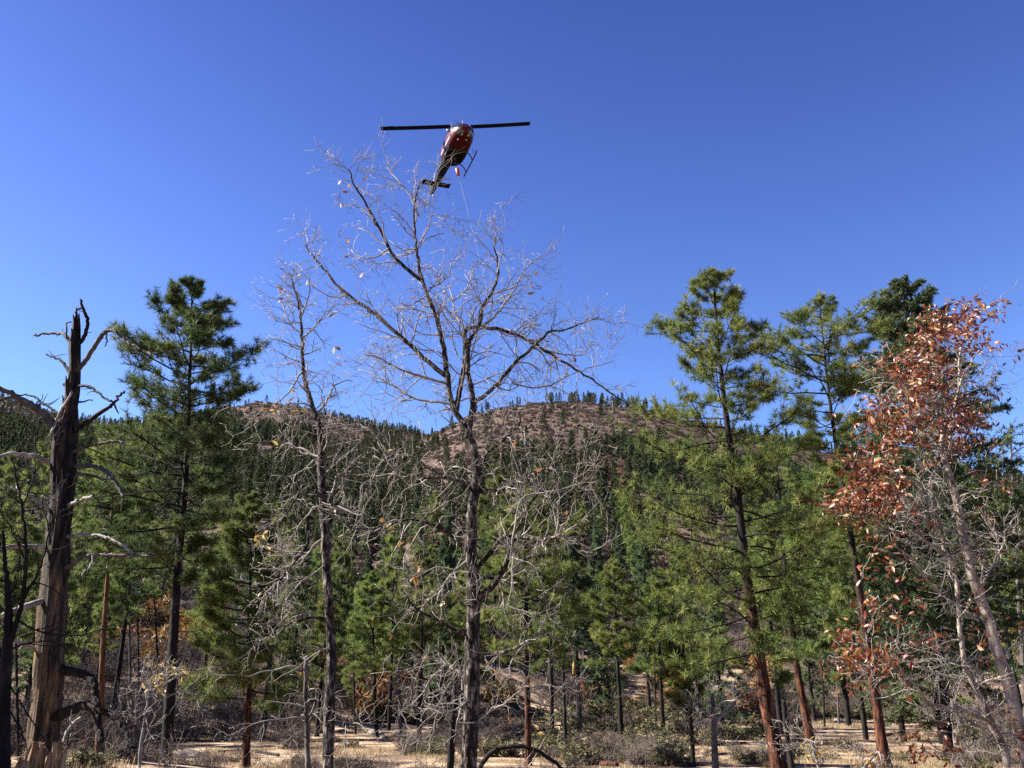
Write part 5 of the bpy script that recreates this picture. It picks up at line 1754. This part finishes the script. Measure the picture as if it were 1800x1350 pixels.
# leafy saplings : yellow ones left, green-gold at the right
def sapling(label, pts, Y, leaves, kind, seed, n_leaf, size=1.0):
    lim = [(pts, .2, 2.6, .8)] + [([pts[len(pts) // 2], (x, y)], dy, 1.6, .7) for x, y, dy in leaves]
    root, base, tips = bare_tree('sapling', label, Y, [(pts[0][0], pts[0][1] + 60), pts[0], pts[1]], [3.2, 2.8, 2.2], lim, seed, M['twig'], M['twig'], twig_kw=dict(dens=(4, 4, 2), l2=(.25, .7), r2=.008))
    r = np.random.default_rng(seed)
    tx, ty = project(tips)
    cx, cy = np.mean([q[0] for q in leaves]), np.mean([q[1] for q in leaves])
    sp_ = np.argsort((tx - cx) ** 2 + (ty - cy) ** 2 + r.uniform(0, 900, len(tx)))[:n_leaf]
    for i in sp_:
        put_leaf(root, base, tips[i] + r.normal(0, .04, 3), kind, r, size)


sapling('oak sapling with a bunch of yellow leaves before the black trunk', [(245, 1340), (252, 1280), (262, 1220), (272, 1180)], 17, [(300, 1190, .3), (265, 1195, -.2), (310, 1220, .2), (285, 1175, -.3)], 'leaf_yellow', 401, 46)
sapling('green-gold oak sapling at the foot of the leaning red trunk', [(1440, 1352), (1430, 1325), (1420, 1300), (1412, 1290)], 19, [(1400, 1320, .3), (1440, 1305, -.2), (1405, 1298, .2), (1450, 1322, -.2)], 'leaf_yellow', 402, 40, .9)
sapling('low oak sapling with orange leaves at the bottom right', [(1520, 1352), (1530, 1335), (1545, 1322), (1560, 1330)], 17, [(1500, 1335, .3), (1550, 1340, -.2), (1535, 1325, .2)], 'leaf_orange', 403, 30, .9)

# dry grass on the near ground
gm = []
for _ in range(4):
    mb = MB()
    n = 26
    p = rng.normal(0, .2, (n, 3)) * np.array([1, 1, 0])
    v, t, a = needle_tris(rng, p, np.tile([[0, 0, 1.0]], (n, 1)) + rng.normal(0, .2, (n, 3)), rng.uniform(.06, .2, n), 2, 1.6, .05, np.clip(rng.normal(.5, .25, n), 0, 1))
    mb.add(v, t, tint=a)
    gm.append(mb.mesh('grass_tuft', M['grass']))
ga = rng.uniform(math.radians(-40), math.radians(40), 26000)
gr = rng.uniform(9, 100, 26000)
gx, gy = np.sin(ga) * gr, np.cos(ga) * gr
keep = (fbm(np.stack([gx, gy], -1) / 4., 3, 91) > .16)
gx, gy, gr = gx[keep], gy[keep], gr[keep]
scatter('grass', source('grass_tuft', gm), np.stack([gx, gy, ground(gx, gy) - .02], 1), rng.uniform(.6, 1.3, len(gx)) * (1 + gr / 140), rng.uniform(0, 6.28, len(gx)), rng.integers(0, 4, len(gx)), 'dry straw grass over the clearing')

# fallen twigs and slash on the clearing
tw_m = [thicket_mesh(rng, 12, .9, .8, M['brush_grey'], 'slash') for _ in range(3)]
sa = rng.uniform(math.radians(-40), math.radians(40), 800)
sr = rng.uniform(19, 75, 800)
sx_, sy_ = np.sin(sa) * sr, np.cos(sa) * sr
keep = fbm(np.stack([sx_, sy_], -1) / 6., 3, 95) > .1
sx_, sy_ = sx_[keep], sy_[keep]
scatter('dead_twigs', source('slash', tw_m), np.stack([sx_, sy_, ground(sx_, sy_)], 1), rng.uniform(.25, .65, len(sx_)), rng.uniform(0, 6.28, len(sx_)), rng.integers(0, 3, len(sx_)), 'dead twigs and slash scattered on the ground')


# ------------------------------------------------------------------ the helicopter and its long line
def build_helicopter():
    HP = np.array(at(801, 259, 69.0))
    red = mat_plain('red_paint', (.10, .0015, .007), .42, .22)
    black = mat_plain('black_belly_paint', (.003, .003, .004), .6, .12)
    navy = mat_plain('dark_blue_paint', (.005, .009, .020), .4, .25)
    metal = mat_plain('skid_metal', (.05, .05, .055), .4, .5, .3)
    blade_m = mat_plain('blade_black', (.004, .004, .005), .6, .2)
    white = mat_plain('white_trim', (.75, .75, .75), .4, .5)
    orange = mat_plain('orange_red_weight', (.65, .06, .02), .5, .5)
    yellow = mat_plain('yellow_hook', (.55, .36, .04), .5, .5)
    glass, N, L, b = nodes('cabin_glass')
    b.inputs['Base Color'].default_value = (.02, .028, .032, 1)
    b.inputs['Roughness'].default_value = .05
    b.inputs['Specular IOR Level'].default_value = .9
    b.inputs['Coat Weight'].default_value = .5
    root = thing('helicopter', HP, 'red and black two-bladed helicopter hovering nose-on in the blue sky', 'helicopter')
    root.rotation_euler = (math.radians(1.0), math.radians(0), math.radians(-70.5))
    # sections: x, half width, z bottom, z top, squareness
    SEC = [(3.75, .10, -.42, -.18, 2.0), (3.62, .48, -.62, .06, 2.2), (3.3, .85, -.80, .42, 2.3), (2.8, 1.10, -.93, .82, 2.5), (2.2, 1.24, -.99, 1.08, 2.8), (1.4, 1.30, -1.02, 1.18, 3.2), (.5, 1.31, -1.03, 1.20, 3.4), (-.5, 1.31, -1.03, 1.20, 3.4), (-1.3, 1.28, -1.0, 1.18, 3.2), (-1.9, 1.12, -.86, 1.12, 2.8), (-2.5, .82, -.55, 1.02, 2.4), (-3.1, .55, -.22, .90, 2.2), (-3.6, .43, -.06, .80, 2.0)]
    ns = 40
    ths = np.linspace(0, 2 * math.pi, ns, endpoint=False)

    def section(x):
        xs = np.array([q[0] for q in SEC])[::-1]
        f = [np.interp(x, xs, np.array([q[k] for q in SEC])[::-1]) for k in range(1, 5)]
        f[0] *= .9
        return f

    def surf(x, th, off=0.0):
        hw, zb, zt, e = section(x)
        c, s_ = math.cos(th), math.sin(th)
        y = (hw + off) * math.copysign(abs(c) ** (2 / e), c)
        z = (zt + zb) / 2 + ((zt - zb) / 2 + off) * math.copysign(abs(s_) ** (2 / e), s_)
        return np.array([x, y, z])
    xs = np.concatenate([[3.75, 3.7, 3.62, 3.5, 3.3, 3.05], np.arange(2.8, -3.61, -.2)])
    V = np.array([[surf(x, t) for t in ths] for x in xs])
    nx_ = len(xs)
    idx = np.arange(nx_ * ns).reshape(nx_, ns)
    q = np.stack([idx[:-1], np.roll(idx, -1, 1)[:-1], np.roll(idx, -1, 1)[1:], idx[1:]], -1)
    mid = (V[:-1] + V[1:] + np.roll(V, -1, 1)[:-1] + np.roll(V, -1, 1)[1:]) / 4
    mi = np.zeros(q.shape[:2], int)
    mi[(mid[..., 0] < .95) & (mid[..., 2] < -.62)] = 1
    mi[(mid[..., 0] < -1.4)] = 1
    mb = MB()
    mb.v.append(V.reshape(-1, 3))
    mb.a.append(np.zeros(nx_ * ns))
    mb.n = nx_ * ns
    mb.q.append(q.reshape(-1, 4))
    mb.mq.append(mi.reshape(-1))
    mb.t.append(np.array([[idx[0, 0], idx[0, k], idx[0, k + 1]] for k in range(1, ns - 1)] + [[idx[-1, 0], idx[-1, k + 1], idx[-1, k]] for k in range(1, ns - 1)]))
    mb.mt.append(np.array([0] * (ns - 2) + [1] * (ns - 2)))
    fus = obj('fuselage', mb.mesh('fuselage', [red, black], smooth=True), root)
    fus['label'] = 'rounded cabin, red in front and on the sides with a black belly'

    def patch(name, x0, x1, t0, t1, m, n=8, parent=root, off=.012):
        mb = MB()
        G = np.array([[surf(x0 + (x1 - x0) * i / n, t0 + (t1 - t0) * j / n, off) for j in range(n + 1)] for i in range(n + 1)])
        k = np.arange((n + 1) ** 2).reshape(n + 1, n + 1)
        mb.add(G, q=np.stack([k[:-1, :-1], k[:-1, 1:], k[1:, 1:], k[1:, :-1]], -1))
        return obj(name, mb.mesh(name, m, smooth=True), parent)
    pi = math.pi
    # wind screens either side of the centre post, chin windows low in the nose
    for a, b_ in ((.03 * pi, .47 * pi), (.53 * pi, .97 * pi)):
        patch('windscreen', 3.66, 2.35, a, b_, glass)
    for a, b_ in ((-.40 * pi, -.14 * pi), (-.86 * pi, -.60 * pi)):
        patch('chin_window', 3.62, 3.05, a, b_, glass)
    for sgn in (0, 1):
        def th(v):
            return v * pi if sgn == 0 else pi - v * pi
        d = patch('door', 2.15, 1.15, th(-.2), th(.26), red, off=.008)
        patch('door_window', 2.05, 1.25, th(.02), th(.22), glass, parent=d, off=.02)
        d = patch('sliding_door', 1.05, -1.0, th(-.2), th(.26), red, off=.008)
        patch('door_window', .9, .1, th(.02), th(.22), glass, parent=d, off=.02)
        patch('door_window', 0.0, -.85, th(.02), th(.22), glass, parent=d, off=.02)
        patch('white_stripe', 1.9, -1.2, th(-.085), th(-.05), white, off=.02)

    def tube(name, pts, rad, m, sides=10, parent=root, step=.15):
        P = np.array(pts, float)
        R = np.broadcast_to(np.asarray(rad, float), (len(P),))
        Q, S = resample(P, R, step)
        mb = MB()
        add_tubes(mb, Q[None], S[None], sides)
        v, qq, tt = tubes(Q[None], S[None], sides)
        return obj(name, mb.mesh(name, m, smooth=True), parent)
    tube('tail_boom', [(-3.2, 0, .40), (-5, 0, .42), (-7.5, 0, .48), (-9.6, 0, .56)], [.50, .42, .30, .19], navy, 18)

    def plate(name, pts, thick, axis, m, parent=root):
        """flat plate with thickness from an outline"""
        P = np.array(pts, float)
        o_ = np.zeros(3)
        o_[axis] = thick / 2
        n = len(P)
        v = np.concatenate([P - o_, P + o_])
        q = [(k, (k + 1) % n, n + (k + 1) % n, n + k) for k in range(n)]
        t = [(0, k + 1, k) for k in range(1, n - 1)] + [(n, n + k, n + k + 1) for k in range(1, n - 1)]
        mb = MB()
        mb.add(v, t, q)
        return obj(name, mb.mesh(name, m), parent)
    plate('horizontal_stabiliser', [(-7.2, -1.5, .48), (-7.2, 1.5, .48), (-7.95, 1.5, .48), (-7.95, -1.5, .48)], .09, 2, black)
    plate('tail_fin', [(-8.8, 0, .5), (-9.7, 0, .5), (-10.4, 0, 2.1), (-9.9, 0, 2.15)], .14, 1, navy)
    # tail rotor on the left of the fin
    tr_ = tube('tail_rotor_shaft', [(-10.1, -.05, 1.95), (-10.1, .38, 1.95)], .05, metal, 8)
    for s_ in (-1, 1):
        plate('tail_rotor_blade', [(-10.1 - .1, .36, 1.95), (-10.1 + .1, .36, 1.95), (-10.1 + .1 + s_ * .35, .36, 1.95 + s_ * 1.22), (-10.1 - .1 + s_ * .35, .36, 1.95 + s_ * 1.22)], .03, 1, white, tr_)
    # engine housing, mast and rotor
    mb = MB()
    E = []
    for x, hw, z1 in ((.9, .25, 1.35), (.5, .5, 1.75), (-.3, .58, 1.85), (-1.4, .5, 1.7), (-2.4, .34, 1.35), (-3.0, .2, 1.0)):
        E.append([(x, -hw, .9), (x, -hw * .9, z1 - .2), (x, -hw * .45, z1), (x, hw * .45, z1), (x, hw * .9, z1 - .2), (x, hw, .9)])
    E = np.array(E)
    k = np.arange(36).reshape(6, 6)
    mb.add(E, t=[(0, a_, a_ + 1) for a_ in range(1, 5)] + [(30, 30 + a_ + 1, 30 + a_) for a_ in range(1, 5)], q=np.stack([k[:-1, :-1], k[:-1, 1:], k[1:, 1:], k[1:, :-1]], -1))
    obj('engine_housing', mb.mesh('engine_housing', red, smooth=False), root)
    tube('exhaust', [(-2.2, 0, 1.25), (-3.0, 0, 1.32)], [.2, .24], metal, 12)
    tube('mast', [(0, 0, 1.7), (0, 0, 2.4)], .11, metal, 10)
    hub = obj('rotor_hub', None, root, (0, 0, 2.35))
    hub.rotation_euler = (math.radians(-1.5), math.radians(-2.6), math.radians(71.5))
    hm = MB()
    hm.add(np.array([(x, y, z) for x in (-.75, .75) for y in (-.13, .13) for z in (-.09, .09)]), q=[(0, 1, 3, 2), (4, 6, 7, 5), (0, 4, 5, 1), (2, 3, 7, 6), (0, 2, 6, 4), (1, 5, 7, 3)])
    obj('yoke', hm.mesh('yoke', metal), hub)
    for s_ in (-1, 1):
        P = []
        n = 12
        for i in range(n + 1):
            f = i / n
            x = s_ * (.6 + 6.72 * f)
            dz = .10 * f * f + .0
            ch = .6
            P.append([(x, -ch * .35, dz), (x, -ch * .1, dz + .05), (x, ch * .65, dz + .005), (x, -ch * .1, dz - .035)])
        P = np.array(P)
        if s_ < 0:
            P[:, :, 1] *= -1
        kk = np.arange((n + 1) * 4).reshape(n + 1, 4)
        mb = MB()
        mb.add(P, q=np.concatenate([np.stack([kk[:-1], np.roll(kk, -1, 1)[:-1], np.roll(kk, -1, 1)[1:], kk[1:]], -1).reshape(-1, 4), kk[[0, -1]]]))
        bl = obj('rotor_blade', mb.mesh('rotor_blade', blade_m), hub)
        tb = MB()
        x0 = s_ * 6.3
        tb.add(np.array([(x0 + a_ * .25, s_ * (.33 + c_ * .06), .1 + d_ * .012) for a_ in (-1, 1) for c_ in (-1, 1) for d_ in (-1, 1)]), q=[(0, 1, 3, 2), (4, 6, 7, 5), (0, 4, 5, 1), (2, 3, 7, 6), (0, 2, 6, 4), (1, 5, 7, 3)])
        obj('trim_tab', tb.mesh('trim_tab', blade_m), bl)
    tube('stabiliser_bar', [(-1.2, 0, 2.55), (1.2, 0, 2.55)], .03, metal, 6)
    # landing gear
    for s_ in (-1, 1):
        sk = tube('skid', [(2.55, s_ * 1.34, -1.72), (2.3, s_ * 1.34, -1.90), (1.9, s_ * 1.34, -1.95), (-1.7, s_ * 1.34, -1.95)], .065, metal, 9)
        tube('skid_shoe', [(1.6, s_ * 1.34, -2.0), (-1.5, s_ * 1.34, -2.0)], .04, metal, 6, sk)
    for x in (1.1, -1.05):
        tube('cross_tube', [(x, -1.34, -1.92), (x, -1.2, -1.5), (x, -.8, -1.12), (x, 0, -1.06), (x, .8, -1.12), (x, 1.2, -1.5), (x, 1.34, -1.92)], .055, metal, 9, step=.08)
    tube('whip_antenna', [(1.2, -.7, 1.15), (1.15, -.8, 2.1)], .018, metal, 5)
    tube('wire_cutter', [(2.4, 0, 1.02), (2.35, 0, 1.5), (2.1, 0, 1.55)], .03, metal, 6)
    tube('pitot_tube', [(3.6, .25, -.1), (4.05, .25, -.1)], .02, white, 6)
    for p in ((3.25, .3, -.80), (3.25, -.3, -.80), (2.75, .25, -.95), (2.6, -.5, -.95)):
        tube('landing_light', [(p[0], p[1], p[2] + .05), (p[0], p[1], p[2] - .05)], .08, white, 12)
    for s_ in (-1, 1):
        tube('door_mirror', [(2.6, s_ * 1.15, -.2), (2.7, s_ * 1.55, -.25), (2.75, s_ * 1.62, -.25)], [.02, .02, .09], white, 8)
        tube('door_step', [(1.6, s_ * 1.2, -1.0), (1.6, s_ * 1.36, -1.2), (1.2, s_ * 1.36, -1.2)], .025, metal, 6)
    obj_hook = tube('cargo_hook', [(-.2, 0, -1.0), (-.2, 0, -1.35)], [.10, .05], metal, 8)
    bpy.context.view_layer.update()
    from mathutils import Vector
    A = np.array(root.matrix_world @ Vector((-.2, 0, -1.35)))
    B_ = at(1009, 1163, 69.0)
    # the hanging line : top sling, weight, rope, hook
    line = thing('long_line', A, 'thin pale long line with orange weight hanging below the helicopter', 'cable')
    d = nrm(B_ - A)

    def wtube(name, pts, rad, m, sides=8):
        P = np.array(pts) - A
        mb = MB()
        add_tubes(mb, P[None], np.broadcast_to(np.asarray(rad, float), (len(P),))[None], sides)
        return obj(name, mb.mesh(name, m, smooth=True), line)
    wtube('sling', [A, A + d * .9], .02, metal)
    wtube('weight', [A + d * .9, A + d * .95, A + d * 1.7, A + d * 1.78], [.05, .17, .17, .05], orange, 12)
    n = 30
    sag = np.array([.6, 0, -.6])
    pts = [A + d * 1.75 + (B_ - A - d * 1.75) * f + sag * math.sin(f * pi) * .35 for f in np.linspace(0, 1, n)]
    wtube('rope', pts, .0105, white, 5)
    e = np.array(pts[-1])
    wtube('hook_cage', [e, e + np.array([0, 0, -.1]), e + np.array([-.05, 0, -.9]), e + np.array([-.05, 0, -1.0])], [.04, .11, .11, .04], yellow, 10)
    wtube('hook', [e + np.array([-.05, 0, -.95]), e + np.array([.35, 0, -1.25]), e + np.array([.75, 0, -1.75]), e + np.array([.85, 0, -2.1])], [.03, .04, .11, .03], orange, 8)


build_helicopter()
